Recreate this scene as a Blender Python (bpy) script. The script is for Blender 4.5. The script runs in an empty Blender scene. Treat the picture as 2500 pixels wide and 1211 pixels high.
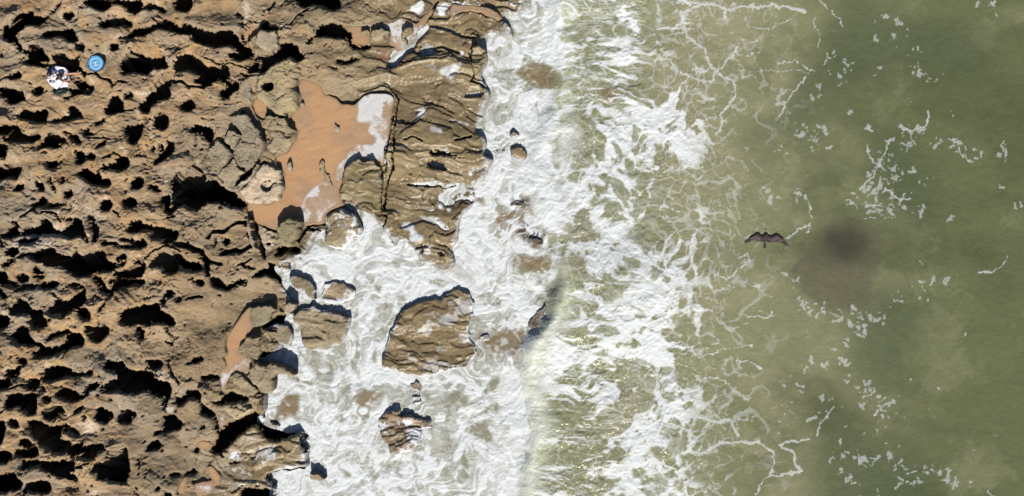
import bpy, math, random
import numpy as np
from mathutils import Vector, Matrix, Euler
sc = bpy.context.scene
# ------------------------------------------------------------------ camera, sky, sun, exposure
CAM_H = 42.0          # camera height above the water, metres
HALF_W = 25.0         # half the width of the picture at water level, metres
cam_d = bpy.data.cameras.new('camera'); cam = bpy.data.objects.new('camera', cam_d)
sc.collection.objects.link(cam); sc.camera = cam
cam.location = (0, 0, CAM_H); cam.rotation_euler = (0, 0, 0)
cam_d.sensor_width = 36; cam_d.lens = 18 * CAM_H / HALF_W; cam_d.clip_end = 3000; cam_d.clip_start = 0.5
SUN_EL = math.radians(42); SUN_XY = Vector((0.10, -1.0)).normalized()
w = bpy.data.worlds.new('World'); sc.world = w; w.use_nodes = True
nt = w.node_tree; bg = nt.nodes['Background']; sky = nt.nodes.new('ShaderNodeTexSky')
sky.sky_type = 'NISHITA'; sky.sun_disc = False; sky.sun_elevation = SUN_EL
sky.sun_rotation = math.atan2(SUN_XY.x, SUN_XY.y)
nt.links.new(sky.outputs[0], bg.inputs[0]); bg.inputs[1].default_value = 0.05
sl = bpy.data.lights.new('sun', 'SUN'); sl.energy = 5.0; sl.angle = math.radians(0.53); sl.color = (1, 0.955, 0.88)
so = bpy.data.objects.new('sun', sl); sc.collection.objects.link(so)
sd = Vector((SUN_XY.x * math.cos(SUN_EL), SUN_XY.y * math.cos(SUN_EL), math.sin(SUN_EL)))
so.rotation_euler = sd.to_track_quat('Z', 'Y').to_euler(); so.location = sd * 60
sc.cycles.diffuse_bounces = 0
sc.view_settings.view_transform = 'Standard'; sc.view_settings.look = 'None'
sc.view_settings.exposure = 0.0; sc.view_settings.gamma = 1.0

# ------------------------------------------------------------------ survey grid (photo survey units: 50 per metre)
S = 2.0; GX0, GX1, GY0, GY1 = -240, 2740, -180, 1392
gx = np.arange(GX0, GX1 + .1, S); gy = np.arange(GY0, GY1 + .1, S)
PX, PY = np.meshgrid(gx, gy); NY, NX = PX.shape
def sst(a, b, x):
    t = np.clip((x - a) / (b - a), 0, 1); return t * t * (3 - 2 * t)
def zbase(px):
    return 1.35 * (1 - sst(200, 700, px)) + 0.68
def world(px, py, z=None):
    zz = zbase(px) if z is None else z
    k = (CAM_H - zz) / CAM_H / 50.0
    return (px - 1250) * k, (605.5 - py) * k
CR = {'A': (0, 0, 3.028), 'B': (400, 0, 3.028), 'C': (0, 400, 3.028), 'D': (400, 400, 3.028), 'E': (0, 800, 2.946),
      'F': (400, 800, 2.946), 'G': (800, 0, 3.028), 'H': (800, 400, 3.028), 'I': (800, 800, 2.946), 'J': (1200, 0, 3.028),
      'K': (1200, 400, 3.028), 'L': (1200, 800, 2.946), 'M': (1600, 0, 2.0189), 'N': (1600, 600, 1.982), 'P': (0, 0, 1),
      'Q': (500, 250, 5.265)}
def pts(c, s):
    x0, y0, k = CR[c]; v = [float(t) for t in s.replace(',', ' ').split()]
    return np.array([(v[i] / k + x0, v[i + 1] / k + y0) for i in range(0, len(v), 2)])
def parse(txt):
    out = []
    for ln in txt.strip().splitlines():
        ln = ln.strip()
        if ln: out.append(pts(ln[0], ln[1:]))
    return out
_rs = np.random.RandomState(7)
_T = _rs.rand(16, 256, 256).astype(np.float32)
def vnoise(x, y, k=0):
    t = _T[k % 16]; xi = np.floor(x).astype(np.int64); yi = np.floor(y).astype(np.int64)
    fx = (x - xi); fy = (y - yi); fx = fx * fx * fx * (fx * (fx * 6 - 15) + 10); fy = fy * fy * fy * (fy * (fy * 6 - 15) + 10)
    a = t[yi & 255, xi & 255]; b = t[yi & 255, (xi + 1) & 255]; c = t[(yi + 1) & 255, xi & 255]; d = t[(yi + 1) & 255, (xi + 1) & 255]
    return (a + (b - a) * fx) * (1 - fy) + (c + (d - c) * fx) * fy
def rot(x, y, a):
    c, s = math.cos(a), math.sin(a); return x * c - y * s, x * s + y * c
def fbm(x, y, sc_, oct=4, k=0, gain=.5, ridge=False):
    a = 1.; s = 0; n = 0; x = x / sc_; y = y / sc_
    for i in range(oct):
        xr, yr = rot(x, y, .6 + i * 1.1)
        v = vnoise(xr + 17.3 * i, yr + 5.1 * i, k + i)
        if ridge: v = 1 - np.abs(2 * v - 1)
        s = s + a * v; n += a; a *= gain; x = x * 2.03; y = y * 2.03
    return s / n
def worley(x, y, sc_, k=0, jit=.95):
    x = x / sc_; y = y / sc_; xi = np.floor(x).astype(np.int64); yi = np.floor(y).astype(np.int64)
    f1 = np.full(x.shape, 9.); f2 = np.full(x.shape, 9.); idv = np.zeros(x.shape)
    for dx in (-1, 0, 1):
        for dy in (-1, 0, 1):
            cx = xi + dx; cy = yi + dy
            rx = _T[k][cy & 255, cx & 255]; ry = _T[k + 1][cy & 255, cx & 255]
            d = np.hypot(cx + .5 + (rx - .5) * jit - x, cy + .5 + (ry - .5) * jit - y)
            n = d < f1
            f2 = np.where(n, f1, np.minimum(f2, d)); idv = np.where(n, _T[k + 2][cy & 255, cx & 255], idv); f1 = np.where(n, d, f1)
    return f1, f2, idv
def inpoly(P, X, Y):
    m = np.zeros(X.shape, bool); n = len(P); j = n - 1
    for i in range(n):
        xi, yi = P[i]; xj, yj = P[j]
        if yi != yj:
            m ^= ((yi > Y) != (yj > Y)) & (X < (xj - xi) * (Y - yi) / (yj - yi) + xi)
        j = i
    return m
def raster(polys, X=None, Y=None, wx=0, wy=0, pad=12):
    """polygon union on the survey grid, outlines roughened by the warp wx, wy"""
    X = PX + wx; Y = PY + wy; m = np.zeros(PX.shape, np.float32)
    for P in polys:
        i0 = max(0, int((P[:, 0].min() - pad - GX0) / S)); i1 = min(NX, int((P[:, 0].max() + pad - GX0) / S) + 2)
        j0 = max(0, int((P[:, 1].min() - pad - GY0) / S)); j1 = min(NY, int((P[:, 1].max() + pad - GY0) / S) + 2)
        if i1 <= i0 or j1 <= j0: continue
        s = np.s_[j0:j1, i0:i1]; m[s] = np.maximum(m[s], inpoly(P, X[s], Y[s]))
    return m
def strokes(lines, wx=0, wy=0, soft=.5):
    """max of soft strokes; each entry (points, width)"""
    X = PX + wx; Y = PY + wy; m = np.zeros(PX.shape, np.float32)
    for P, wd in lines:
        for a, b in zip(P[:-1], P[1:]):
            pad = wd * 1.5 + 14
            i0 = max(0, int((min(a[0], b[0]) - pad - GX0) / S)); i1 = min(NX, int((max(a[0], b[0]) + pad - GX0) / S) + 2)
            j0 = max(0, int((min(a[1], b[1]) - pad - GY0) / S)); j1 = min(NY, int((max(a[1], b[1]) + pad - GY0) / S) + 2)
            if i1 <= i0 or j1 <= j0: continue
            s = np.s_[j0:j1, i0:i1]; d = b - a; L = max(1e-6, d @ d)
            t = np.clip(((X[s] - a[0]) * d[0] + (Y[s] - a[1]) * d[1]) / L, 0, 1)
            q = np.hypot(X[s] - a[0] - t * d[0], Y[s] - a[1] - t * d[1]) / (wd * .5)
            m[s] = np.maximum(m[s], 1 - sst(1 - soft, 1 + soft, q))
    return m
_fx = np.fft.rfftfreq(NX + 64); _fy = np.fft.fftfreq(NY + 64)
def blur(a, sig):
    sg = sig / S; p = np.pad(a, 32, mode='edge')
    g = np.exp(-2 * math.pi ** 2 * sg * sg * (_fx[None, :] ** 2 + _fy[:, None] ** 2))
    return np.fft.irfft2(np.fft.rfft2(p) * g, s=p.shape)[32:-32, 32:-32]
def samp(arr, x, y):
    fx = np.clip((x - GX0) / S, 0, NX - 1.001); fy = np.clip((y - GY0) / S, 0, NY - 1.001)
    i = fx.astype(int); j = fy.astype(int); u = fx - i; v = fy - j
    if arr.ndim == 3: u = u[..., None]; v = v[..., None]
    return (arr[j, i] * (1 - u) + arr[j, i + 1] * u) * (1 - v) + (arr[j + 1, i] * (1 - u) + arr[j + 1, i + 1] * u) * v
# ------------------------------------------------------------------ survey of the shelf: openings in the rock
HOLES = parse('''
A 35,200 110,135 160,95 235,70 230,110 300,120 440,0 460,10 400,60 330,110 290,170 200,195 110,265 130,300 150,360 220,380 240,335 320,350 330,390 380,440 340,460 250,440 390,490 410,500 300,495 180,460 210,400 130,370 90,310 0,260 0,165 30,180
A 415,420 450,390 480,400 500,435 550,430 570,400 585,440 560,480 620,530 600,560 540,500 520,540 400,510 410,450
A 330,240 400,235 480,205 545,235 575,290 520,305 440,260 400,260 350,295 320,270
A 565,320 590,305 620,340 600,375 560,370
A 640,0 560,100 500,155 540,150 600,60 640,30 780,70 820,30 920,40 960,85 1010,85 1050,50 1040,0
A 460,90 520,85 525,110 490,125 460,110
A 1050,50 1110,30 1150,25 1210,60 1240,85 1190,75 1130,55 1090,70
A 1300,10 1320,-40 1410,-40 1420,40 1380,75 1310,75
A 730,170 760,150 790,110 830,105 960,155 940,175 890,160 830,185 740,195
A 870,270 930,270 970,240 1050,250 1105,245 1125,225 1180,215 1240,205 1300,235 1420,250 1430,300 1514,335 1514,215 1440,210 1400,190 1330,205 1260,150 1210,150 1100,205 970,190 940,230
A 800,365 815,330 850,305 860,350 830,365
A 870,480 900,420 940,385 960,350 975,390 1060,415 1090,430 1190,410 1210,450 1240,490 1130,490 1050,540 960,510 900,520 870,540 890,500
A 1000,780 1080,700 1150,610 1180,560 1230,525 1290,530 1270,590 1245,660 1265,710 1130,745 1080,780 1050,830 1010,800
A 780,750 800,705 840,700 875,740 870,790 835,825 780,825 760,800
A 880,740 900,700 950,670 985,670 960,700 900,725
A 1345,770 1390,735 1430,755 1435,790 1395,825 1350,810
A 1120,870 1190,825 1230,855 1235,895 1200,945 1140,935 1115,900
A 890,940 960,925 1020,890 1025,990 1000,1050 945,1055 920,990
A 660,900 720,875 760,890 740,905 680,915
A 595,950 640,930 630,965 720,970 640,985 600,980
A 75,555 130,520 160,545 165,570 110,580
A 0,660 60,650 100,670 145,655 150,690 170,715 120,755 60,755 30,710 0,700
A 235,650 300,640 305,685 250,690
A 380,650 540,650 600,670 640,620 660,630 625,690 560,670 520,700 480,740 440,690 380,665
A 535,560 570,590 640,640 560,650 530,610
A 120,850 180,815 240,825 330,800 355,830 340,890 280,900 160,870
A 340,915 400,880 480,840 490,790 530,780 580,855 510,855 440,890 390,895
A -60,930 130,925 160,990 220,1000 290,980 300,1015 230,1035 150,1040 20,1045 40,1000 -60,970
A 290,1070 330,1010 380,985 440,1000 450,1045 390,1060 450,1085 380,1090 330,1075 305,1095
A 450,970 540,990 595,1040 590,1070 530,1020 470,990
A -60,1060 40,1070 60,1110 55,1150 30,1170 -60,1170
A 540,1110 590,1115 590,1145 640,1120 690,1140 685,1175 600,1165 570,1200 535,1195
A 850,1175 900,1145 945,1180 940,1230 850,1230
A 720,1060 760,1030 775,1060 745,1075 700,1110
A 1095,1080 1125,1065 1130,1105 1105,1118
A 1150,1060 1185,1060 1185,1105 1160,1110
A 1215,1100 1260,1045 1280,1070 1240,1110 1200,1150 1170,1200 1120,1205 1130,1165
A 1000,1140 1025,1130 1030,1160 1000,1160
A 350,1190 390,1185 400,1230 340,1230
B 80,20 95,-40 200,-40 212,30 160,75 90,75
B 0,50 25,75 0,90
B 0,145 50,150 110,200 200,190 235,230 260,245 300,215 330,250 450,245 510,225 540,265 580,330 630,335 655,400 640,430 560,450 500,430 510,400 560,395 520,335 470,345 330,340 240,310 215,270 200,240 100,225 40,215 0,205
B 655,405 760,410 830,385 870,330 940,310 985,340 1000,385 1030,400 1020,465 980,450 935,420 860,445 790,490 760,520 710,540 715,440 660,430
B 1055,300 1130,260 1120,220 1200,170 1280,170 1375,230 1380,300 1430,325 1514,315 1514,350 1420,345 1370,320 1345,270 1250,265 1180,255 1100,285 1060,320
B 630,480 670,450 690,460 690,520 650,535 625,530
B 690,260 720,170 760,155 760,185 800,205 850,195 870,240 860,215 790,230 740,215 710,215
B 80,480 120,420 195,400 270,450 310,490 370,510 420,520 440,480 470,490 480,560 460,590 480,640 440,600 400,570 380,600 300,640 230,610 270,570 200,520 150,515 80,530
B 470,580 500,600 555,610 545,650 490,680 470,710 500,735 440,720 430,690 465,640
B 0,540 40,520 80,540 60,600 40,650 50,715 0,715 -60,690 -40,600
B 135,780 190,735 220,760 225,800 180,825 140,810
B 735,640 770,605 815,620 818,660 790,680 760,660
B 200,970 240,920 290,935 350,950 360,1000 330,1050 300,1020 290,980 250,990
B 10,1040 50,1045 65,1090 20,1150 -60,1200 -20,1120
B -40,830 20,870 10,920 -40,910
B 430,1010 500,1100 490,1120 440,1060
B 540,80 580,110 580,140 540,110
B 570,165 610,175 600,200 570,195
B 950,-40 1150,-40 1280,-40 1290,40 1240,65 1200,50 1160,20 1080,20 1040,40 990,20
B 510,1130 560,1110 580,1130 540,1145
C -60,0 150,0 150,40 110,70 115,105 60,85 20,90 -60,120
C 335,-20 395,-20 390,20 350,20
C 555,95 580,30 630,35 690,75 710,60 730,100 810,105 800,150 700,145 640,130 610,100
C 700,60 760,15 840,-10 950,0 880,45 830,30 760,45
C 960,140 1000,95 1045,110 1040,150 1000,185 965,170
C 100,165 130,150 150,140 160,175 120,200 100,190
C 255,130 270,125 280,140 305,135 305,185 290,200 270,175 258,160
C 340,105 365,100 375,130 395,165 398,210 385,190 365,150
C 440,75 470,115 450,155 440,120
C 445,210 480,190 515,180 510,215 480,250 445,240
C 225,300 260,260 300,235 322,260 300,295 240,310
C 300,310 340,295 430,290 438,305 380,320
C 90,425 140,430 140,450 110,525 30,545 20,520 60,470
C 130,520 170,480 280,475 300,410 350,420 380,480 430,510 420,525 340,505 270,520 180,520
C 440,510 500,450 520,430 470,400 560,400 585,420 580,450 620,490 650,540 655,590 620,540 560,530 500,550
C 640,380 670,390 690,440 700,470 720,450 725,500 715,570 690,600 690,520 665,450
C 735,300 760,260 770,265 815,260 820,300 800,335 760,340 740,330
C 915,260 970,245 1000,280 985,315 960,325 920,300
C 1190,250 1240,225 1245,270 1225,310 1195,290
C 1260,180 1310,170 1320,110 1310,95 1370,75 1410,20 1440,0 1470,20 1514,90 1514,280 1460,310 1420,320 1340,280 1290,320 1265,360 1210,350 1250,310 1265,240
C 930,480 960,440 1030,415 1060,450 1140,465 1200,475 1240,515 1290,500 1320,515 1290,560 1240,590 1210,560 1120,545 1140,490 1070,480 950,505
C 760,565 850,575 880,600 970,600 1010,560 1070,555 1095,590 1060,610 960,625 900,620 830,600 770,595
C 870,560 910,540 975,565 975,590 930,570
C 1290,580 1370,590 1460,630 1490,620 1500,690 1514,700 1514,820 1480,740 1460,660 1380,620 1300,600
C 60,640 100,615 150,635 155,660 120,685 70,670
C 20,740 60,710 90,700 120,710 190,650 270,660 300,640 360,615 410,620 420,660 470,680 530,690 540,640 610,660 690,650 740,640 770,670 770,700 830,740 840,780 830,800 730,790 670,800 600,830 540,820 440,770 330,740 280,710 200,680 150,700 90,730 30,760
C 830,800 930,780 990,740 1000,700 1050,700 1070,740 1040,800 960,850 850,850
C 850,700 880,670 950,680 900,710 860,715
C 840,740 940,715 900,740 850,755
C 665,820 710,840 750,900 790,940 830,880 760,870 850,855 960,850 1040,860 1040,890 960,885 860,915 830,940 800,990 740,1080 705,1095 770,1010 790,960 730,920 690,870 660,855
C 1090,760 1150,690 1190,660 1290,650 1340,700 1400,730 1450,740 1460,780 1410,785 1370,770 1300,740 1300,790 1230,800 1180,760
C 215,780 260,755 290,760 300,805 250,815 220,800
C 105,840 130,820 170,830 170,860 130,870 105,860
C 205,825 305,825 300,835 210,838
C -60,800 35,790 40,850 20,890 -60,910
C 40,870 80,870 110,905 80,905 40,890
C 95,935 140,900 200,895 230,905 225,935 170,920 110,940
C -40,900 40,960 60,1000 30,990 -40,950
C 260,890 350,865 400,885 390,900 310,920 270,920
C 430,920 490,890 550,885 590,930 600,980 630,1000 600,1040 560,1070 480,1100 430,1150 450,1110 340,1100 370,1030 420,1010 470,1020 490,1020 540,980 560,940 540,905 480,905
C 550,1080 600,1060 645,1100 650,1150 600,1140
C 65,1120 90,1050 130,1005 180,1020 215,1070 240,1090 270,1080 320,1140 340,1211 250,1211 215,1180 215,1120 180,1105 100,1110
C -60,1110 50,1130 50,1170 20,1211 -60,1211
C 865,1165 880,1110 950,1065 1090,1045 1165,1045 1165,1075 1240,1105 1250,1150 1280,1170 1260,1180 1160,1170 1100,1170 1110,1211 1070,1180 960,1190 890,1190
C 1170,1010 1200,970 1220,940 1290,950 1270,965 1220,975 1200,1000 1220,1030 1210,1040
C 1440,880 1490,870 1500,890 1460,890
C 1290,990 1340,975 1330,1010 1300,1020
C 690,1211 710,1165 740,1185 770,1230
C 1090,160 1130,160 1180,205 1160,212 1110,180
C 340,1140 390,1140 370,1155 335,1165
C 1350,545 1390,560 1405,585 1370,580
C 130,565 230,560 260,540 270,555 220,590 150,600
C 1210,1165 1240,1150 1300,1190 1260,1200
D 40,100 90,60 190,90 200,10 230,0 260,20 260,110 290,110 310,130 370,120 410,160 480,190 530,230 600,300 540,320 440,290 380,275 310,285 220,325 150,290 110,270 60,350 10,360 50,310 60,240
D 0,240 30,225 30,270 20,350 0,350
D 0,480 40,500 110,510 90,550 50,580 0,580
D 0,650 80,660 130,720 190,740 230,730 260,780 200,790 110,740 90,760 70,790 0,800
D 330,850 400,845 410,880 440,905 540,860 600,855 590,865 540,890 480,920 430,925 350,900
D 640,830 700,790 770,770 760,730 800,750 850,790 890,820 895,930 850,880 800,830 740,810 660,840
D 820,680 830,625 870,610 920,620 950,600 990,630 970,660 920,630 870,650 840,680
D 750,580 780,580 775,600 750,600
D 725,1211 780,1150 830,1120 900,1140 950,1100 1000,1020 1050,1000 1110,1040 1160,1050 1240,1080 1200,1090 1060,1070 990,1090 950,1150 880,1200
D 560,730 600,755 680,765 640,780 570,760
D 220,880 250,860 290,880 250,895
D 0,1090 40,1120 70,1170 50,1185 0,1170
D 430,540 470,560 450,600 420,580
E 75,65 100,10 150,0 190,10 215,50 240,95 280,100 310,140 380,145 440,120 470,90 470,50 420,40 450,15 490,35 560,45 575,90 570,125 500,130 480,145 410,165 350,200 260,220 240,180 270,150 250,120 160,110 145,130 120,90
E 340,60 420,30 440,45 380,65 320,105
E 600,0 755,0 755,20 730,60 670,108 620,80 600,40
E 960,0 1000,0 1010,60 1000,120 985,60
E 0,150 15,165 10,185 0,185
E 130,210 165,205 195,245 150,280 130,330 80,370 50,350 60,310 110,300 150,260
E -40,375 80,370 80,410 30,440 -40,445
E 180,390 240,365 265,385 240,420 230,455 190,440
E 280,380 310,320 350,290 470,295 510,335 590,335 640,300 655,330 600,345 560,355 500,345 450,350 350,385
E 285,430 320,430 320,455 290,455
E 40,540 70,480 130,470 180,480 265,475 275,600 240,625 180,590 150,560 60,575
E 395,475 440,430 500,455 545,450 550,490 600,460 640,405 720,400 700,425 640,450 610,490 530,525 480,520 420,500
E 310,490 365,485 370,530 330,530
E 310,590 400,560 440,570 430,595 465,610 400,630 350,660 315,640
E 510,630 540,580 590,570 585,600 545,600
E 580,640 610,635 620,665 600,680
E 665,610 720,580 770,620 800,635 780,660 720,700 660,670
E 820,650 830,615 870,605 930,620 970,630 940,650 900,660 900,695 850,695 810,670
E 755,230 790,250 870,240 900,270 920,310 1000,330 1060,330 1110,385 1190,400 1200,450 1185,510 1140,500 1090,480 1020,460 960,475 880,470 820,450 760,465 710,460 740,420 790,385 860,370 850,320 760,290
E 1010,310 1060,280 1040,240 1100,240 1160,270 1120,290 1060,310
E 200,690 220,665 270,680 360,730 430,700 480,700 560,760 560,785 500,750 440,735 430,800 490,815 530,850 580,830 600,790 600,860 650,850 720,845 755,885 700,885 680,910 690,950 620,920 560,920 545,990 540,1030 500,1050 550,1090 550,1110 480,1100 400,1050 300,1030 280,980 220,990 170,1015 165,955 230,950 330,970 450,950 540,920 480,890 390,890 330,850 280,830 240,760
E 100,900 130,870 200,880 150,830 160,800 210,800 250,830 260,850 275,910 220,930 150,925
E -40,900 50,890 85,905 70,940 40,970 -40,950
E -60,670 30,680 50,720 50,790 20,825 -60,830
E 70,670 90,655 150,680 150,705 100,705
E 655,1020 700,980 740,950 780,890 870,865 900,910 905,1010 900,1080 870,1130 830,1120 770,1090 710,1080 700,1040
E -60,1090 30,1050 130,1040 135,1080 160,1110 145,1150 60,1175 -60,1170
E 155,1170 190,1120 260,1110 330,1120 350,1180 300,1195 240,1180 190,1180 150,1205
E 1030,890 1040,840 1110,820 1130,855 1165,855 1130,875 1080,880 1030,910
E 1155,750 1160,650 1240,640 1290,680 1280,730 1210,740 1100,780 1085,770
E 1330,265 1390,220 1430,210 1455,230 1400,245
E 1205,300 1240,340 1220,350
E 1210,1060 1250,1045 1285,1070 1240,1078
E 1310,1070 1350,1045 1410,1060 1360,1075
E 970,1160 990,1155 992,1172 975,1175
E 1115,1150 1140,1132 1155,1150 1135,1165
E 1365,1115 1385,1110 1388,1130 1370,1132
E 1170,1195 1215,1190 1210,1250 1160,1250
E 1035,1050 1055,1048 1052,1062 1038,1062
F 245,370 290,350 400,355 380,370 280,385
F 60,480 90,520 140,455 190,445 240,460 260,520 260,570 340,600 375,680 385,770 375,760 340,650 260,620 245,540 220,510 150,510 100,545 80,565
F 325,535 400,530 440,480 480,465 520,485 590,500 600,530 520,530 450,540 380,560
F -10,400 20,405 25,440 10,520 -10,560
F 320,870 390,780 430,700 560,660 640,620 680,660 730,700 780,740 880,710 900,730 960,730 970,760 880,790 790,830 720,800 680,740 650,700 590,730 510,790 440,860 340,925
F 655,200 690,180 760,190 900,220 930,250 930,290 1010,320 1010,340 960,330 870,255 740,265 660,240
F 190,900 230,870 220,910 195,920
F 540,1211 560,1190 760,1175 780,1250 540,1250
F 245,740 270,715 290,720 255,745
F 440,1000 530,980 500,1000
F 580,60 690,75 680,85 600,70
F 970,790 1020,850 1015,910 990,870
F 740,1060 770,1090 770,1130 740,1100
G 650,200 700,180 740,185 730,215 680,250 640,300 610,360 560,380 540,420 490,470 430,490 440,420 480,370 540,350 580,290 640,250
G 680,340 710,305 750,310 780,350 840,360 740,385 690,400 620,380 690,375
G 1005,695 1050,680 1150,675 1130,690 1080,700
G 65,425 130,440 190,420 230,440 180,440 130,458 80,445
G 10,490 80,490 50,505
G 745,1120 800,1115 900,1130 960,1150 1040,1170 900,1145 780,1140
G 730,1200 790,1180 860,1220 840,1240 740,1230
H 800,650 865,660 820,672
H 980,205 1005,215 1000,235
H 1045,240 1070,260 1055,285
H 990,255 1010,260 1000,290
''')
def lines(txt):
    out = []
    for ln in txt.strip().splitlines():
        ln = ln.strip(); c = ln[0]; wd, rest = ln[1:].split(';'); out.append((pts(c, rest), float(wd)))
    return out
CRACKS = lines('''
A4;625,540 690,525 720,560 790,580 810,625 850,590 910,605
A3;850,810 900,800 980,790
A3;1290,600 1360,605 1400,640 1514,660
A3;640,1010 730,1015 800,1030
A2;1120,130 1200,170
A4;0,600 60,560 100,590
A3;770,1160 830,1120 870,1140
B2.5;200,250 130,240 60,260
B5;800,0 770,70
B4;1060,60 990,110 940,180
B2.5;330,430 400,470 470,470 600,500 640,540
B3;560,540 640,560 700,560
B2.5;50,600 150,620 250,650 350,640
B3;250,990 230,1080
C5;240,315 200,360 150,400 90,440 40,500 0,560
C3;830,340 870,360 890,390
C3;1210,350 1300,380 1230,400
C3;370,960 430,1000
C3;750,1000 690,960 
C3;1380,1000 1430,985 1490,985
C3;300,350 400,370 440,430
C3;0,520 30,600 0,640
C3;1080,690 1130,640 1250,600 1330,640
D7;320,535 350,495 430,495 475,460 530,428 600,440
D6;600,395 615,480 635,590
D8;650,400 670,480 700,600 740,680
D8;635,600 570,645 500,640 420,660
D6;680,440 740,465 830,492
D7;980,560 1030,490 1090,455 1175,432
D3.5;1080,490 1160,492
D6;280,640 280,690 330,725 410,740
D9;80,585 160,595 260,640 275,690 310,770 312,820
D2.5;170,990 210,980 280,985
D3;370,610 370,530
D8;550,150 575,95 640,60 740,-5
D3;530,760 560,740 640,700
E5;1195,450 1190,520 1180,580
E3;80,430 180,420
E3;440,220 480,140
E3;980,960 1000,1010
E3;0,600 40,580
E4;1200,0 1230,80 1210,120 1170,110
E3;660,960 560,1000 600,1000
F4;10,240 40,330 100,400
F3;360,870 400,940
F4;700,0 750,20 860,40
G6;740,180 800,187 900,210 980,245 1080,265
G4;790,330 830,325 890,350 970,378
G5;800,-20 770,50 740,120 715,170
G5;960,78 1010,60 1100,65 1150,85 1180,110 1300,122
G3;455,640 510,720 495,870 480,960 485,1250
G3;475,850 445,1000 415,1250
G2.5;540,900 600,912 660,903
G4;950,1025 1050,1005
G3;530,440 560,452 620,435
G4;1060,590 1120,610 1190,655
G3;1040,350 1070,450 1080,520 1060,590
G2.5;560,1020 620,1010 700,1050
H5;740,0 800,8 860,40
H5;880,160 930,140 1050,165
H3.5;480,0 440,120 415,230 400,340
H2.5;590,150 700,165 880,168
H3;415,380 430,400 405,470
H4;0,345 40,320 130,325
H2.5;690,600 700,650
I4;860,20 980,60 1040,140 1070,190
''')
# dry shelf outline
SHELF = parse('''
P -400,-400 1290,-400 1280,10 1265,32 1200,26 1235,42 1250,62 1257,85 1249,97 1228,84 1195,72 1180,88 1180,95 1165,92 1175,105 1192,120 1193,140 1186,160 1176,180 1182,200 1195,215 1198,235 1180,265 1183,285 1160,305 1165,320 1185,330 1190,350 1180,375 1215,385 1195,405 1190,420 1175,445 1160,460 1165,480 1150,505 1130,520 1122,545 1120,590 1105,615 1113,640 1105,660 1090,672 1050,655 1020,645 1015,620 975,580 960,610 935,565 905,530 890,520 868,513 845,500 830,490 825,500 800,510 785,535 770,570 755,600 735,625 715,640 680,645 670,650 700,680 690,700 665,730 640,745 625,745 612,762 600,790 612,815 600,870 600,905 560,920 540,940 500,950 480,985 520,1000 545,1000 530,1050 560,1040 620,1010 640,1030 700,1050 725,1048 745,1080 748,1120 750,1145 700,1152 662,1158 657,1180 668,1215 690,1600 -400,1600
P 790,512 800,508 840,510 868,520 885,560 865,590 850,600 830,590 800,600 788,600 795,560
P 470,900 560,870 622,872 642,935 645,1010 600,1040 530,1055 470,1000
P 610,740 650,745 690,700 705,730 700,790 690,850 640,880 600,870
D 900,410 1180,432 1180,480 1110,520 1085,600 1050,650 960,600
''')
SAND = parse('''
B 1010,575 1060,580 1150,620 1170,690 1260,720 1300,770 1400,770 1480,700 1514,690 1640,690 1690,720 1680,820 1650,950 1640,1060 1600,1211 1514,1240 1300,1240 850,1240 810,1150 900,1120 960,1050 985,970 910,870 1000,790 1010,700 985,640
D 850,-30 1180,-30 1380,-30 1330,130 1290,180 1310,300 1200,350 1170,430 1080,450 1030,440 830,480 690,450 610,360 600,300 620,240 740,300 860,240 880,60
B 570,230 640,185 710,180 690,260 640,290 600,330 570,290
G 90,180 250,185 300,185 310,250 290,320 190,325 160,290 160,230 120,195
B 660,710 740,750 760,820 740,890 680,850 640,780
D 640,1060 630,1200 600,1250 480,1250 560,1120
F 430,120 440,80 500,20 500,-30 640,-30 580,50 530,150 520,190 600,205 630,260 600,330 580,360 510,320 460,345 430,480 400,490 395,340 390,310 440,280 410,210 450,190
F 85,460 120,410 200,405 245,390 230,450 150,450 100,510
F 0,580 90,570 60,630 0,620
F 375,600 430,690 400,750 385,720
F 200,860 260,830 320,840 320,880 240,880
F 290,1010 340,1010 390,1080 390,1140 350,1120
F 210,1130 330,1110 350,1140 330,1200 230,1230 210,1180
F 120,1100 150,1080 120,1211 70,1211
G 460,150 530,120 600,140 650,170 750,70 790,0 770,60 710,150 640,250 570,330 530,340 440,310 470,220 400,190 330,210 290,200 400,180
G 920,20 1190,40 1300,118 1200,110 1140,62 1010,58 940,80 920,130 900,80
''')
POOL = parse('''
G 160,720 300,650 410,615 445,660 485,710 480,800 455,920 440,1060 415,1211 390,1240 350,1165 230,1160 160,1200 120,1180 200,1080 330,1060 400,1020 320,990 300,960 330,900 220,900 210,850 200,770
D 1050,210 1100,170 1160,120 1200,130 1280,180 1310,300 1200,350 1170,430 1080,450 1030,440 1040,380 1020,330
D 1290,-30 1400,-30 1320,100 1275,130 1260,60
B 700,860 760,820 760,900 740,890
F 85,460 120,410 200,405 245,390 230,450 150,450 100,510
F 0,580 90,570 60,630 0,620
F 395,310 480,290 530,220 600,205 640,260 600,340 580,360 510,320 450,350 420,480 400,500 395,340
F 375,600 430,690 400,750 385,720
F 215,1130 330,1110 350,1140 330,1200 240,1211
G 460,150 530,120 600,140 650,170 750,70 790,0 770,60 710,150 640,250 570,330 530,340 440,310 470,220 400,190 330,210 290,200 400,180
G 920,20 1190,40 1300,118 1200,110 1140,62 1010,58 940,80 920,130 900,80
''')
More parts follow.
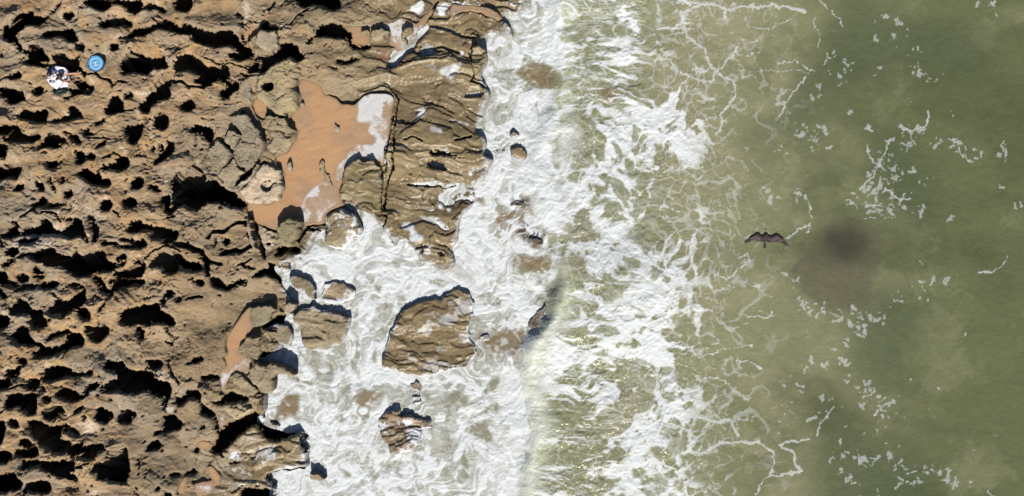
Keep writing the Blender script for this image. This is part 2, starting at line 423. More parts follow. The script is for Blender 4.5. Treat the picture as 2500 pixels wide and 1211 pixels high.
# thin foam lying on the wet rock
FILM = parse('''
G 810,500 980,450 960,500 920,580 890,600 870,560
G 735,930 770,920 820,945 862,975 850,995 790,985 750,960
G 595,30 620,0 700,0 715,60 660,95 600,70
G 650,780 700,760 725,780 700,850 640,880 625,860 660,830
G 960,365 1000,370 995,400 970,410
G 780,0 900,0 880,60 820,110 790,60
H 600,150 680,120 780,130 880,150 870,165 700,168 620,160
H 1050,130 1200,110 1220,160 1200,330 1140,360 1100,250 1130,200 1060,170
H 790,290 830,230 850,180 880,180 870,220 840,250 850,310 800,320
H 880,250 900,300 920,380 880,330
H 560,420 640,460 700,540 650,590 600,560 610,490 530,440
H 450,340 510,350 510,400 480,370
H 640,390 740,380 830,420 870,470 800,450 700,420
H 720,600 750,590 750,660 720,670
H 190,60 320,80 290,110 200,90
H 250,150 310,150 290,170
H 690,640 640,720 590,740 560,700 500,690 540,660 640,630
D 1220,430 1290,410 1310,480 1290,560 1240,630 1220,560 1260,500
D 1330,340 1420,350 1420,470 1340,440
F 450,920 550,910 520,980 440,980
F 850,1010 920,1000 900,1040 850,1030
G 820,1115 880,1118 930,1140 880,1135
G 530,1065 560,1060 620,1085 720,1110 650,1100 540,1095
G 880,880 960,870 1060,920 1040,930 960,890
''')
# ------------------------------------------------------------------ rock shelf relief
wx = (fbm(PX, PY, 26, 3, 0) - .5) * 16 + (vnoise(PX / 5, PY / 5, 8) - .5) * 5
wy = (fbm(PX, PY, 26, 3, 4) - .5) * 16 + (vnoise(PX / 5, PY / 5, 9) - .5) * 5
jx = (vnoise(PX / 3.2, PY / 3.2, 3) - .5) * 7; jy = (vnoise(PX / 3.2, PY / 3.2, 6) - .5) * 7
hole = raster(HOLES, wx=wx * .5 + jx, wy=wy * .5 + jy)
FLAT = ((np.hypot((PX - 146) / 28, (PY - 190) / 25) < 1) | (np.hypot((PX - 152) / 15, (PY - 225) / 10) < 1) | (np.hypot(PX - 232, PY - 154) < 20)).astype(float)
crack = strokes(CRACKS, wx=wx * .6, wy=wy * .6)
shelf = raster(SHELF, wx=wx * .5, wy=wy * .5); shelf_s = blur(shelf, 5)
sandm = raster(SAND, wx=wx * .5, wy=wy * .5); sand_s = np.clip(blur(sandm, 4), 0, 1)
pool_s = np.clip(blur(raster(POOL, wx=wx * 1.5, wy=wy * 1.5), 7), 0, 1)
film_s = np.clip(blur(raster(FILM, wx=wx * 1.2, wy=wy * 1.2), 3), 0, 1)
wet = sst(620, 880, PX + .35 * (PY - 400)) ; wet = np.clip(np.maximum(wet, blur(shelf < .5, 30) * 1.2 * (PX > 560)), 0, 1)
ux = PX + wx * 1.5; uy = PY + wy * 1.5
big = fbm(PX, PY * 1.25, 190, 3, 2) - .5
med = fbm(ux, uy * 1.7, 60, 4, 5) - .5
lump = fbm(PX + wx, (PY + wy) * 1.3, 75, 2, 13) - .5
rid = fbm(ux * .75, uy * 1.5, 34, 4, 7, ridge=True)
fine = fbm(ux, uy, 11, 3, 9) - .5
lx = (fbm(PX, PY, 80, 2, 5) - .5) * 60; ly = (fbm(PX, PY, 80, 2, 9) - .5) * 60
# bedding ledges: the rock breaks in thin steps
tf = fbm(PX * .75 + lx + wx * .5, PY * 1.35 + ly + wy * .5, 105, 3, 3) * 11
ledge = np.floor(tf) + sst(.86, 1, tf - np.floor(tf))
tf2 = fbm(ux + 300, uy * 2.2, 70, 4, 11) * 9
ledge2 = np.floor(tf2) + sst(.9, 1, tf2 - np.floor(tf2))
# wave-washed flutes on the wet shelf
fx, fy = rot(PX, PY, -.12)
flute = fbm(fx * .28 + lx, fy + ly, 17, 3, 1, ridge=True)
flute2 = fbm(fx * .35 + lx, fy + ly, 34, 3, 6) - .5
wt_ = fbm(fx * .30 + lx + wx * .4, fy + ly + wy * .5, 52, 3, 13) * 7; wled = np.floor(wt_) + sst(.78, 1, wt_ - np.floor(wt_))
# wandering fissures
f1, f2, fid = worley(PX + wx * 3.2, (PY + wy * 3.2) * 1.5, 74, 3)
fis = 1 - sst(.0, .045, f2 - f1); hole *= 1 - FLAT; crack *= 1 - FLAT
fis *= (vnoise(PX / 47, PY / 47, 12) > .46)
g1, g2, gid = worley(PX + wx * 2 + 900, (PY + wy * 2) * 1.9, 31, 6)
fis2 = 1 - sst(.0, .09, g2 - g1); fis2 *= (vnoise(PX / 33 + 9, PY / 33, 13) > .62)
# small pocks
p1, p2, pid = worley(PX + wx, PY + wy, 21, 9)
pock = (1 - sst(.12, .2, p1 + (vnoise(PX / 4, PY / 4, 2) - .5) * .12)) * (pid > .86)
dry = 1 - wet
rough = blur((hole > .5).astype(float), 45); rough = np.clip(.35 + 2.2 * rough, .35, 1.2)
smooth_tab = np.clip(1 - .75 * blur(raster(parse('''
C 1500,870 1400,1000 1290,1080 1260,1211 1514,1300 1900,1211 2100,1000 2000,900 1700,950
B 0,-60 600,-60 560,110 260,180 0,100
A 620,330 850,380 830,700 700,760 620,700
E 1000,480 1180,560 1150,760 1000,870 760,780 800,520
E 240,40 960,0 990,200 750,210 500,180
F 0,700 250,760 380,780 330,1000 0,1000
''')), 14), .25, 1)
zr = (.65 * big + .55 * lump * dry + .16 * med * (dry + .1) + .04 * (rid - .5) * dry * rough + .02 * fine * (rough * dry + .1)
      + dry * rough * smooth_tab * (.075 * (ledge - 2) + .018 * ledge2) - .25
      + wet * (.06 * (flute - .5) + .20 * flute2 + .10 * (wled - 4)) )
zr += (.10 * (fid - .5) + .02 * (gid - .5)) * dry * np.clip(smooth_tab + .3, 0, 1) + .05 * (fid - .5) * wet
WETR = .06 * (flute - .5) + .20 * flute2 + .10 * (wled - 4)
zr -= .7 * (.16 * fis * dry + .03 * fis * wet) * smooth_tab + .05 * fis2 * dry * rough * (vnoise(PX / 80, PY / 80, 2) > .5) + .16 * pock * dry
zB = zbase(PX)
T = zB + zr
# sand floor: a smooth hollow filled level
lvl = np.maximum(blur(zB, 30) - .30, .10)
T = T * (1 - sst(.3, .62, sand_s)) + (lvl - .12) * sst(.3, .62, sand_s)
SANDZ = lvl + .012 * fbm(PX * .3 + ly * .5, PY * .9 + PX * .3, 9, 2, 4) + .03 * (fbm(PX, PY, 60, 3, 4) - .5) - .30 * sst(.35, .12, sand_s)
fl_s = blur(FLAT, 3); T = T * (1 - fl_s) + (zB - .12) * fl_s
# worn lips round every opening, then the opening itself
hb = blur(hole, 6); T -= .22 * sst(.02, .5, hb) * (1 - hole)
hw = blur(hole, 20); deep = 2.0 + 3.6 * sst(.12, .85, hw)
deep = deep + .8 * (fbm(PX, PY, 22, 3, 6) - .5)
ha = blur(hole, 7); gyy, gxx = np.gradient(ha); gm = np.hypot(gxx, gyy) + 1e-6
und = np.where(hole > .5, (.40 + .50 * deep) * sst(0, .10, gm), 0)      # unseen undercut added below the lip to keep the openings black
UX = -gxx / gm * und; UY = gyy / gm * und
T = np.where(hole > .5, T - deep * (1 - .25 * wet), T)
T = T - np.where(hole > .5, 0, crack * .95)
# sea edge
edge = sst(.36, .6, shelf_s + .10 * (fbm(PX, PY, 18, 3, 10) - .5))
T = T * edge + np.minimum(T, -.9 + .3 * med) * (1 - edge)
T -= .25 * sst(.95, .55, shelf_s) * edge
# ------------------------------------------------------------------ rock colours (albedo), tide stains, wet tone
n1 = fbm(PX, PY, 150, 4, 1); n2 = fbm(ux, uy * 1.5, 42, 4, 8); n3 = fbm(ux, uy, 14, 3, 12)
def mixc(a, b, t): return a + (b - a) * t[..., None]
tan = np.array([.375, .245, .122]); ochre = np.array([.41, .240, .098]); grey = np.array([.315, .240, .155])
pale = np.array([.56, .45, .32]); umber = np.array([.205, .138, .072]); drab = np.array([.262, .190, .105])
rust = np.array([.40, .20, .085])
C = mixc(tan[None, None, :] * np.ones(PX.shape + (1,)), grey, sst(.42, .66, n1))
C = mixc(C, ochre, .7 * sst(.52, .72, n2) * dry)
C = mixc(C, pale, .75 * sst(.60, .78, n3) * sst(.4, .6, vnoise(PX / 60, PY / 60, 3)) * dry)
C = mixc(C, umber, .6 * sst(.55, .72, fbm(ux + 500, uy, 55, 4, 3)))
C = mixc(C, grey * .8, .5 * sst(.55, .70, fbm(ux + 900, uy * 1.4, 24, 4, 11)) * dry)
mid = sst(330, 520, PX + .25 * (PY - 600) + 60 * (n1 - .5)) * (1 - .3 * wet)
C = mixc(C, drab, .65 * mid)
C = mixc(C, np.array([.240, .175, .085]), .88 * wet)
C = mixc(C, np.array([.15, .11, .055]), wet * .75 * sst(.40, .68, fbm(fx * .35 + wx * 2, fy + wy * 2, 40, 4, 2)))
TINT = [('A 420,10 460,-20 570,0 570,60 500,90 440,60', rust, .8), ('A 160,60 190,0 230,10 240,60 190,100', rust, .6),
        ('A 0,80 130,60 300,200 330,330 160,440 0,300 0,180', grey * 1.05, .6), ('A 0,250 120,350 160,420 60,520 0,520', grey, .7),
        ('A 260,280 400,270 560,320 590,380 410,370 400,400 300,410', grey, .8), ('A 60,740 120,780 130,850 80,860', pale, .7),
        ('C -60,265 45,280 60,340 105,400 80,445 -60,440', drab, .95),
        ('B 600,30 590,150 615,158 640,10 620,-20 605,-10', pale * 1.15, .9), ('B 860,180 900,170 940,230 930,245 880,215', pale * 1.1, .9),
        ('B 590,230 720,170 690,260 680,300 600,330 560,280', pale, .7), ('D 540,180 700,50 850,0 880,60 860,240 800,290 620,300', pale * .95, .75),
        ('D 700,300 790,310 770,370 690,410 660,360', np.array([.62, .58, .54]), .8), ('A 900,280 1100,270 1100,130 1300,140 1290,200 1120,230', rust * .95, .35),
        ('C 40,540 430,420 430,620 100,620', pale, .55), ('E 580,680 700,700 680,780 600,770', pale * 1.3, .8),
        ('E 460,230 560,130 660,210 600,330 500,320', np.array([.31, .235, .155]), .8), ('E 1060,320 1160,320 1200,380 1100,370', pale, .8),
        ('F 230,820 320,820 320,880 240,880 200,860', rust, .8), ('G 340,370 400,350 440,400 430,450 370,440', np.array([.22, .10, .06]), .8),
        ('D 680,480 780,500 840,590 760,640 690,560', pale * .95, .7), ('D 540,200 600,260 640,380 620,390 560,300', rust, .45)]
for s, c, a in TINT:
    m = blur(raster([pts(s[0], s[1:])], wx=wx, wy=wy), 5); C = mixc(C, c, np.clip(m, 0, 1) * a)
lich = sst(.66, .74, fbm(PX, PY, 30, 4, 14)) * dry * sst(.5, .6, vnoise(PX / 90, PY / 90, 5)); C = mixc(C, np.array([.40, .28, .08]), .4 * lich)
C *= (.86 + .28 * fbm(PX, PY, 7, 3, 10))[..., None]
C = C * (1 - .30 * sst(1.0, .75, blur(shelf, 10)) * (PX > 560))[..., None]
C *= (.86 + .28 * fid)[..., None]; C = mixc(C, grey * .9, .45 * (fid > .72) * dry); C *= (.95 + .10 * gid)[..., None]
C = C * np.array([1.02, 1.05, 1.14]); ROCKC = C
sandc = np.array([.50, .295, .155]); wsand = np.array([.33, .235, .155])
SANDC = mixc(sandc[None, None, :] * np.ones(PX.shape + (1,)), sandc * np.array([.86, .92, 1.05]), sst(.4, .7, fbm(PX, PY, 50, 4, 3)))
SANDC = mixc(SANDC, wsand, .6 * np.clip(pool_s * 2, 0, 1))
SANDC = mixc(SANDC, np.array([.30, .205, .125]), .75 * sst(.97, .55, sand_s + .25 * (fbm(PX, PY, 22, 3, 2) - .5)))
SANDC *= (.90 + .2 * fbm(PX * .4 + PY * .5, PY, 12, 4, 7))[..., None]
film_f = film_s * (.45 + .8 * fbm(ux, uy, 20, 3, 8)) 
glint_foam = sst(.60, .80, fbm(fx * .3 + wx * 2, fy + wy * 3, 16, 4, 13)) * sst(.45, .62, vnoise(PX / 50, PY / 34, 7)) * wet * shelf * .75  # foam streaks on the wet rock, doubling as painted white glints
sh2 = blur(shelf, 16); lip = sst(.99, .62, sh2 + .35 * (fbm(PX * .6 + wx * 2, PY + wy * 2, 26, 4, 9) - .5)) * (PX > 640) * (.30 + .6 * fbm(ux, uy, 9, 3, 2)) * shelf
ROCKF = np.clip(np.maximum(np.maximum(film_f, glint_foam), lip * .9), 0, 1)
POOLF = np.clip(sst(.1, .8, pool_s + .5 * (fbm(PX + wx * 3, PY + wy * 3, 30, 4, 2) - .5)) * (.30 + .75 * sst(.32, .7, fbm(PX + wx * 3, PY + wy * 3, 40, 4, 6))), 0, .93) * .80
# ------------------------------------------------------------------ sea: foam cover, murk, swell
DX0, DY0 = 1125, 25
DROWS = '''
998789667335554431
799989667654421111
799998556433231110
996476665433431100
998787665553352110
998887667655551000
987786557777641000
876875577666421100
888887667743333210
899778777773342110
985587667755532210
997487668665563210
998687678755431010
898697567876642000
998866568876420000
877676668656421000
766686566864321100
766766667884221111
867855656885321100
786834555885431000
976833445776652100
997733456787643232
998753455767523431
999844556886421210
999844556886421210'''.split()
dg = np.array([[int(c) for c in r] for r in DROWS], float) / 10
def bil(g, x0, y0, st):
    u = np.clip((PX + wx * 2 - x0) / st, 0, g.shape[1] - 1.001); v = np.clip((PY + wy * 2 - y0) / st, 0, g.shape[0] - 1.001)
    i = u.astype(int); j = v.astype(int); u = u - i; v = v - j; u = u * u * (3 - 2 * u); v = v * v * (3 - 2 * v)
    return (g[j, i] * (1 - u) + g[j, i + 1] * u) * (1 - v) + (g[j + 1, i] * (1 - u) + g[j + 1, i + 1] * u) * v
D = bil(dg, DX0, DY0, 50)
left = sst(1140, 1090, PX); D = D * (1 - left) + .80 * left
D *= (1 - sst(1960, 2060, PX)) * (1 - .40 * sst(1620, 1850, PX))
# where the crest of the incoming wave stands
FR = pts('P', '1350,-300 1352,0 1345,60 1350,120 1352,200 1340,260 1322,310 1305,350 1288,400 1292,450 1305,500 1328,560 1342,620 1356,680 1350,730 1332,770 1305,810 1284,850 1270,900 1274,950 1288,1000 1292,1050 1284,1100 1270,1150 1262,1211 1255,1500')
fxl = np.interp(gy, FR[:, 1], FR[:, 0]); dfr = PX + (wx * .8) - fxl[:, None]          # signed distance to the crest, right positive
# smooth warps: foam is pulled about by the water, its edges are round
vx = (fbm(PX, PY, 120, 2, 2) - .5) * 60 + (fbm(PX, PY, 38, 2, 5) - .5) * 20
vy = (fbm(PX, PY, 120, 2, 7) - .5) * 60 + (fbm(PX, PY, 38, 2, 11) - .5) * 20
xx = PX + vx; yy = PY + vy
def web(sc_, k, ax=1., ay=1., a=1.7):
    f1, f2, idn = worley(xx * ax, yy * ay, sc_, k); return 1 - np.clip((f2 - f1) * a, 0, 1), idn
wa, _ = web(70, 0, a=1.2); wb, ib = web(34, 4, a=1.25); wc, ic = web(16, 8, a=1.3); wd, _ = web(9, 1, a=1.4)
sa, _ = web(30, 2, ax=.32, a=1.3); sb, _ = web(14, 6, ax=.25, a=1.4)
grp = fbm(xx, yy, 70, 3, 9) - .5
swl = fbm(xx + 40 * grp, yy, 30, 4, 3, ridge=True)
rst = fbm(xx * .16, yy, 9, 4, 5, ridge=True)
r1 = fbm(xx, yy, 26, 5, 3, ridge=True)
lowD = np.maximum(sst(.50, .30, D), sst(1640, 1800, PX + 80 * grp)); D = D * (1 - .22 * sst(1640, 1800, PX)) * (1 - .10 * sst(1340, 1400, PX))
cell = .50 * wa + .42 * wb + .24 * wc * sst(-.1, .15, grp) + .12 * wd + (.8 - .68 * lowD) * grp + (.28 - .26 * lowD) * (swl - .6)
qx = PX + (fbm(PX, PY, 95, 3, 12) - .5) * 150; qy = PY + (fbm(PX, PY, 95, 3, 14) - .5) * 150
qx, qy = rot(qx, qy, .5)
w1 = fbm(qx * .45, qy, 17, 5, 2, gain=.62, ridge=True); w2 = fbm(qx * .5 + 400, qy, 8, 4, 6, gain=.6, ridge=True); w3 = fbm(qx * .6, qy, 55, 4, 9)
strk = .40 * sa + .20 * sb + .34 * (rst - .45) + .6 * grp + .5 * (fbm(PX * .35, PY, 40, 3, 9) - .5)
sz = sst(10, 40, dfr) * sst(300, 170, dfr) * (sst(300, 240, PY) + sst(640, 760, PY)) + .35 * sst(0, 40, dfr) * sst(260, 120, dfr)
sz = np.clip(sz, 0, 1)
def rk(p):
    smp = np.sort(p[::3, ::3][(PX[::3, ::3] > 1100) & (PX[::3, ::3] < 1900)].ravel())[::200]
    return np.interp(p, smp, np.linspace(0, 1, len(smp)))
rank = rk(cell) * (1 - sz) + rk(strk) * sz
e = rank - (1 - D) - .07 * lowD * sst(1450, 1600, PX)
core = sst(-.045, .045, e)
foam = core * (.58 + .42 * sst(0, .30, e))
foam = foam * (.88 + .24 * (fbm(xx, yy, 14, 4, 4) - .3))
hst = fbm(PX * .13 + vx * .3, PY, 6, 3, 12, ridge=True); foam = np.maximum(foam, sz * .45 * sst(.60, .80, hst) * sst(.35, .6, fbm(PX * .5, PY, 40, 2, 1)))
inl = sst(20, -40, dfr) * sst(1500, 1380, PX)
fL = sst(-.14, .16, e + .9 * (w3 - .5)) * (.56 + .46 * sst(.42, .68, w1) - .22 * sst(.58, .38, w2)); fL = np.maximum(fL, .06 + .50 * sst(.60, .80, w2) + .30 * sst(.56, .74, w1))
fL = np.maximum(fL, .9 * sst(.52, .70, fbm(qx * .5 + 90, qy, 75, 3, 4)) * (.75 + .3 * sst(.40, .65, w1)))
foam = foam * (1 - inl) + fL * inl
foam *= .80 + .25 * sst(.30, .62, w1)
foam *= 1 - .12 * lowD * sst(1400, 1550, PX)
foam *= 1 - .85 * sst(1640, 1800, PX) * sst(.56, .40, fbm(xx + 200, yy, 62, 3, 8))
thr = np.maximum(sst(.87, .98, wb), .8 * sst(.88, .99, wc)) * sst(.03, .25, D) * sst(.05, -.2, e) * sst(-.85, -.35, e)
foam = np.maximum(foam, .50 * thr * (.4 + fbm(xx, yy, 40, 2, 6)))
foam *= 1 - .25 * sst(1650, 1850, PX + 60 * grp)
# thin cream between cells where the cover is dense
foam = np.maximum(foam, .34 * sst(.4, .8, D) * sst(.35, .8, r1))
STRANDS = lines('''
M10;0,10 120,20 250,20 340,40 450,40 560,25 650,40 740,55
M9;230,20 170,50 130,80 130,130 150,180 210,230 250,270 265,310 300,350
M9;0,150 60,150 130,140 180,145
M8;340,40 350,120 385,170 400,200 405,250 370,300 330,335 300,350 340,380 385,410 392,470 360,520 320,570 320,620 300,660
M3;400,190 450,215 500,205 510,190
M5;800,0 830,30 840,50
M3;860,70 900,100 930,150
M2.5;450,350 560,350 660,350 760,365
M2.5;400,270 460,265 520,270
M3;600,312 680,298 720,320 790,350
M7;740,380 700,440 640,510 605,575
M4;400,340 430,385 470,370
M7;0,290 60,300 130,370 220,390 280,400 300,350
M7;130,460 200,440 240,480 300,500
M3;480,120 500,140 600,130 660,100
M2.5;580,160 590,190
M3;790,80 780,130 800,170 800,250
M4;0,60 60,90 130,100
M5;640,1170 700,1140 760,1110 750,1150
M3;740,950 752,1030 768,1080
M5;1035,610 1050,640 1060,655
M6;1150,680 1130,750 1100,800 1080,850 1040,900 1010,930
M6;1030,720 1060,790 1110,820
M6;1210,630 1260,640 1330,630 1340,580 1330,550
M5;1250,640 1260,690 1280,710
M5;1440,690 1480,710 1500,760 1540,790
M5;1130,930 1200,980 1260,985
M5;1040,1010 1100,1010 1160,1030
M3;1030,1080 1090,1070
M3;940,980 1000,1025
M5;1660,0 1655,20
M3;0,850 100,850 160,840 230,820
N7;1550,128 1620,120 1670,100 1690,60
N5;770,925 800,860 830,830 860,780
N9;500,940 560,1000 575,1060 550,1110 640,1100 700,1090 670,1010 605,960 640,940 700,948 740,935
N12;0,870 120,870 200,930 150,1000 240,1010 330,950 420,948 500,940
N10;0,720 80,770 200,820 270,850 370,850 400,920
N3;370,850 470,840 500,810
N5;550,1110 490,1165 490,1230
N3.5;340,1010 385,1050 350,1120 280,1180 200,1160
N6;380,545 440,560 510,595
N4;300,640 340,660 390,700 440,745
N5;0,640 100,640 210,650 300,640
N4;200,545 280,530 330,500 460,480
N4;560,310 540,350 500,345 420,330
N4;430,170 500,200 560,245
N6;400,50 440,32 460,80 400,110 340,170 280,140
N3;310,380 370,392 440,370
N3;500,310 570,330
N5;1600,1180 1640,1230
N3;400,1105 450,1115 455,1150
N3;980,985 990,1040 1010,1060
N3;940,1095 950,1140 990,1160
N3;1060,1180 1075,1230
N4;1210,1110 1260,1100
N3;1100,780 1130,755 1160,770
N4;1060,820 1100,790
N4;1040,680 1050,720 1000,730
''')
STRANDS = [(p_, w_ * .72) for p_, w_ in STRANDS]
sw = strokes(STRANDS, wx=wx, wy=wy, soft=.9)
br = fbm(PX, PY, 13, 3, 6)
foam = np.maximum(foam,   .55 * sst(.38, .60, sw * (.35 + 1.0 * br)))
rr = np.random.RandomState(11)
CL = {'M': '''800,470,40,14 820,680,60,22 720,640,50,12 700,660,30,6 780,730,30,8 960,555,12,5 1050,640,16,6 1150,690,20,8 1130,780,55,22 1100,830,40,18
1260,650,60,20 1220,720,35,12 1470,720,40,16 1560,770,50,16 1380,700,35,9 1180,860,40,14 1050,900,55,26 1120,930,60,30 1210,980,60,18 1070,1010,50,26 1140,1040,50,18
1290,1030,40,9 1250,830,25,5 1330,900,40,7 1450,1070,15,3 970,990,40,8 1720,740,50,12 1690,925,25,4 1780,1015,20,4 1350,380,60,14 1160,150,90,22 1260,290,80,12 640,510,60,14 900,360,60,16 850,290,40,7 940,330,40,8 620,740,40,8 560,960,50,10 1090,355,30,5 1450,560,20,3 1300,470,200,20 1650,60,120,12 700,960,40,8''',
      'N': '''710,280,35,12 780,320,60,16 860,340,40,10 950,300,22,6 980,370,60,24 1070,335,40,12 1150,260,50,11 1290,210,60,14 1335,165,20,6 1400,158,14,4 1285,80,12,3
900,470,35,9 970,440,24,6 860,500,20,5 760,560,20,5 820,575,20,7 915,560,28,10 925,630,28,9 740,600,20,4 1020,700,55,22 1010,740,35,8 1100,780,60,18 1140,770,30,7 930,985,14,6 870,1030,35,10
990,1020,30,8 1040,1040,30,8 1100,1020,40,10 1180,1070,40,10 1240,1110,45,14 1330,1080,40,10 1400,1110,50,16 950,1130,30,6 1170,1140,18,6 890,1095,22,7 1440,1130,40,10 860,840,120,22 1150,850,160,26 1550,1050,160,20 700,690,120,14 600,820,160,14 1480,430,20,2 1300,720,160,12 660,170,60,8'''}
X0 = []
for c in CL:
    x0, y0, k = CR[c]
    for e in CL[c].split():
        x, y, r, n = [float(v) for v in e.split(',')]
        for _ in range(int(n * .62 + 1)):
            an = rr.rand() * 6.28; ra = r * rr.rand() ** .6
            sz_ = (1.7 + 3.6 * rr.rand() ** 2.2) * (1.35 if r < 130 else .62); dr = rr.rand() * 3.14; el = rr.rand() * 1.3
            p = np.array([(x + ra * math.cos(an)) / k + x0, (y + ra * math.sin(an)) / k + y0]); v = np.array([math.cos(dr), math.sin(dr)]) * sz_ * el
            X0.append((np.array([p - v, p + v * .2 + rr.randn(2) * sz_ * .25, p + v]), sz_ * 1.1))
fl = strokes(X0, wx=wx * .9, wy=wy * .9, soft=.45)  # foam flecks; a few clusters are sun glints painted as foam
foam = np.maximum(foam, .46 * fl * (.75 + .25 * br))
thin = sst(.74, .82, fbm(xx, yy, 34, 4, 10, ridge=True)) * sst(2060, 1700, PX + 140 * (n1 - .5)) * .35 * sst(1500, 1650, PX)
foam = np.maximum(foam, thin)
# the heap of froth at the toe of the crest, and mist above it
toe = sst(-150, -8, dfr) * sst(6, -4, dfr) * (sst(250, 400, PY) * sst(560, 480, PY) * .5 + sst(850, 930, PY)) * (PX > 1100)
foam = np.maximum(foam, toe * (.75 + .5 * (fbm(PX, PY, 40, 4, 2) - .3)))
mist = sst(-60, 5, dfr) * sst(150, 30, dfr) * sst(250, 340, PY) * sst(620, 470, PY); foam = np.maximum(foam, mist * .95 * sst(.28, .62, fbm(PX, PY, 44, 4, 12)))
mist2 = sst(-50, -5, dfr) * sst(25, 0, dfr) * sst(330, 230, PY); foam = np.maximum(foam, mist2 * .9)
lipw = np.exp(-((dfr - 28) / 26) ** 2)                         # the thin translucent crest
foam = np.where((dfr > 0) & (PY > 760), np.maximum(foam * (1 - .6 * lipw), .50 * lipw * (.5 + .7 * rst)), foam)
glass = parse('''
J 180,540 280,470 400,460 450,480 525,570 530,640 420,665 330,645 230,600
K 160,690 300,672 420,680 445,740 430,800 380,822 240,800 150,750
I 850,560 900,440 990,470 1030,520 940,590 880,670 840,690
I 970,740 1150,660 1170,720 1200,780 1150,850 1090,800
I 1110,470 1170,370 1240,340 1240,430 1150,475
I 1100,640 1150,570 1220,530 1225,600
I 1110,110 1300,0 1420,20 1400,120 1330,200 1240,160
I 220,440 340,460 310,520 250,570 200,550
I 320,560 340,500 400,480 420,510 360,570
I 100,1030 140,1030 180,1070 120,1085
I 950,950 990,860 1020,1000 1030,1080 980,1080
I 700,455 760,470 740,520 690,510
H 720,850 840,850 920,870 850,910 750,890
H 1370,700 1430,670 1560,690 1560,820 1420,800
H 330,900 400,890 415,940 360,940
I 320,180 350,140 360,220 350,270 315,240
J 130,290 100,180 160,190 180,230 150,290
F 1380,470 1450,440 1480,500 1400,560
F 820,560 900,480 980,480 990,560 900,650 830,700 760,720
K 720,270 760,250 840,250 880,280 860,310 780,310
J 1080,80 1180,20 1330,10 1400,130 1370,190 1180,190 1090,140
J 860,150 930,130 950,170 900,180
J 1000,310 1060,305 1075,330 1030,345
J 820,210 920,190 1040,230 1050,280 900,290 800,260
J 1290,370 1400,330 1514,350 1514,510 1380,470
J 520,150 660,140 680,170 540,190
J 490,280 640,270 660,300 520,320
M 320,210 250,110 380,110 420,220
M 60,270 140,230 230,250 260,320 170,340 110,330
N 110,1010 260,1010 380,1000 510,960 520,1080 470,1140 330,1180 160,1130
N 140,560 220,535 310,560 300,600 160,610
N 60,330 130,320 185,360 150,410 110,400
L 1000,1000 1090,990 1150,1080 1090,1120 1020,1060
L 1140,840 1280,860 1210,960 1150,920
L 330,850 520,830 640,870 660,920 480,990 320,980
L 560,560 660,510 720,530 700,600 600,640
L 1320,280 1470,230 1470,420 1330,430
L 680,1150 780,1110 850,1160 780,1211 690,1190
''')
gl = blur(raster(glass, wx=wx * .9, wy=wy * .9), 2.5)
foam = foam * (1 - gl) + gl * np.minimum(foam, .10 + .45 * sst(.7, .85, r1))
WET_W = -0.0
# swell
dfs = PX - fxl[:, None] + 26 * (fbm(PX, PY, 60, 2, 7) - .5)
rise = sst(-22, 30, dfs) * (.50 - .32 * sst(60, 420, dfs)) * (.55 + .60 * sst(560, 680, PY) * sst(930, 800, PY) + .35 * sst(60, 0, PY))
chop = fbm(PX + wx * 2, PY + wy * 2, 60, 5, 12, gain=.58)
W = rise + .20 * (chop - .5) * (.15 + sst(1900, 1500, PX) * (.45 + .55 * sst(1200, 1400, PX))) + .06 * foam * (w1 - .4)
W += .05 * sz * (fbm(PX * .3 + wx, PY, 20, 3, 7) - .5) + .12 * np.exp(-((dfr + 45) / 40) ** 2) * (fbm(PX, PY, 30, 4, 3) - .2) * .6
W -= .02
GLT = np.zeros(PX.shape)
for c_, e_ in (('M', '370,862,25 430,845,25 400,855,25 500,880,22 560,875,20 660,922,20 705,935,18 735,960,12 200,1010,30 245,1000,30 150,1040,30 100,1130,40 560,1050,22 1100,355,10 1200,357,8 750,860,10'), ('N', '1180,810,12 1060,815,8 995,910,8 545,440,8 1440,1130,14 1380,785,8 730,437,8 250,680,25 640,30,30 250,180,20')):
    x0, y0, k = CR[c_]
    for q_ in e_.split():
        x_, y_, r_ = [float(v) for v in q_.split(',')]; GLT += np.exp(-(((PX - x_ / k - x0) / (r_ / k * 1.5)) ** 2 + ((PY - y_ / k - y0) / (r_ / k * .7)) ** 2))
GLT = np.clip(GLT, 0, 1)
# murk: the water's own colour, sand stirred up inshore, clear green offshore
grn = np.array([.112, .128, .060]); olv = np.array([.240, .245, .140]); silt = np.array([.31, .29, .18])
k1 = sst(2180, 1650, PX + 420 * (fbm(PX + PY * .35, PY * .8, 330, 4, 6) - .5))
Cw = mixc(grn[None, None, :] * np.ones(PX.shape + (1,)), olv, np.clip(.12 + k1, 0, 1))
Cw = mixc(Cw, silt * .92, .75 * sst(.52, .72, fbm(PX, PY, 210, 4, 4)) * sst(2350, 1750, PX))
cloud = sst(.45, .70, fbm(PX + wx * 4, PY * 1.2 + wy * 4, 130, 5, 15)); Cw = mixc(Cw, olv, .45 * cloud)
Cw = mixc(Cw, grn * .72, .5 * sst(.5, .72, fbm(PX + wx * 3 + 700, PY * 1.4, 240, 4, 3)) * sst(1650, 2050, PX))
Cw = mixc(Cw, silt, .6 * sst(.48, .70, fbm(PX + 300 + wx * 5, PY + wy * 5, 105, 5, 8)) * sst(2050, 1850, PX) * sst(1500, 1650, PX))
Cw = mixc(Cw, grn * .8, .5 * sst(.5, .7, fbm(PX * .6 - PY * .3, PY, 160, 4, 9)) * sst(1700, 2100, PX))
Cw = mixc(Cw, np.array([.255, .245, .175]), .80 * sst(1440, 1200, PX))
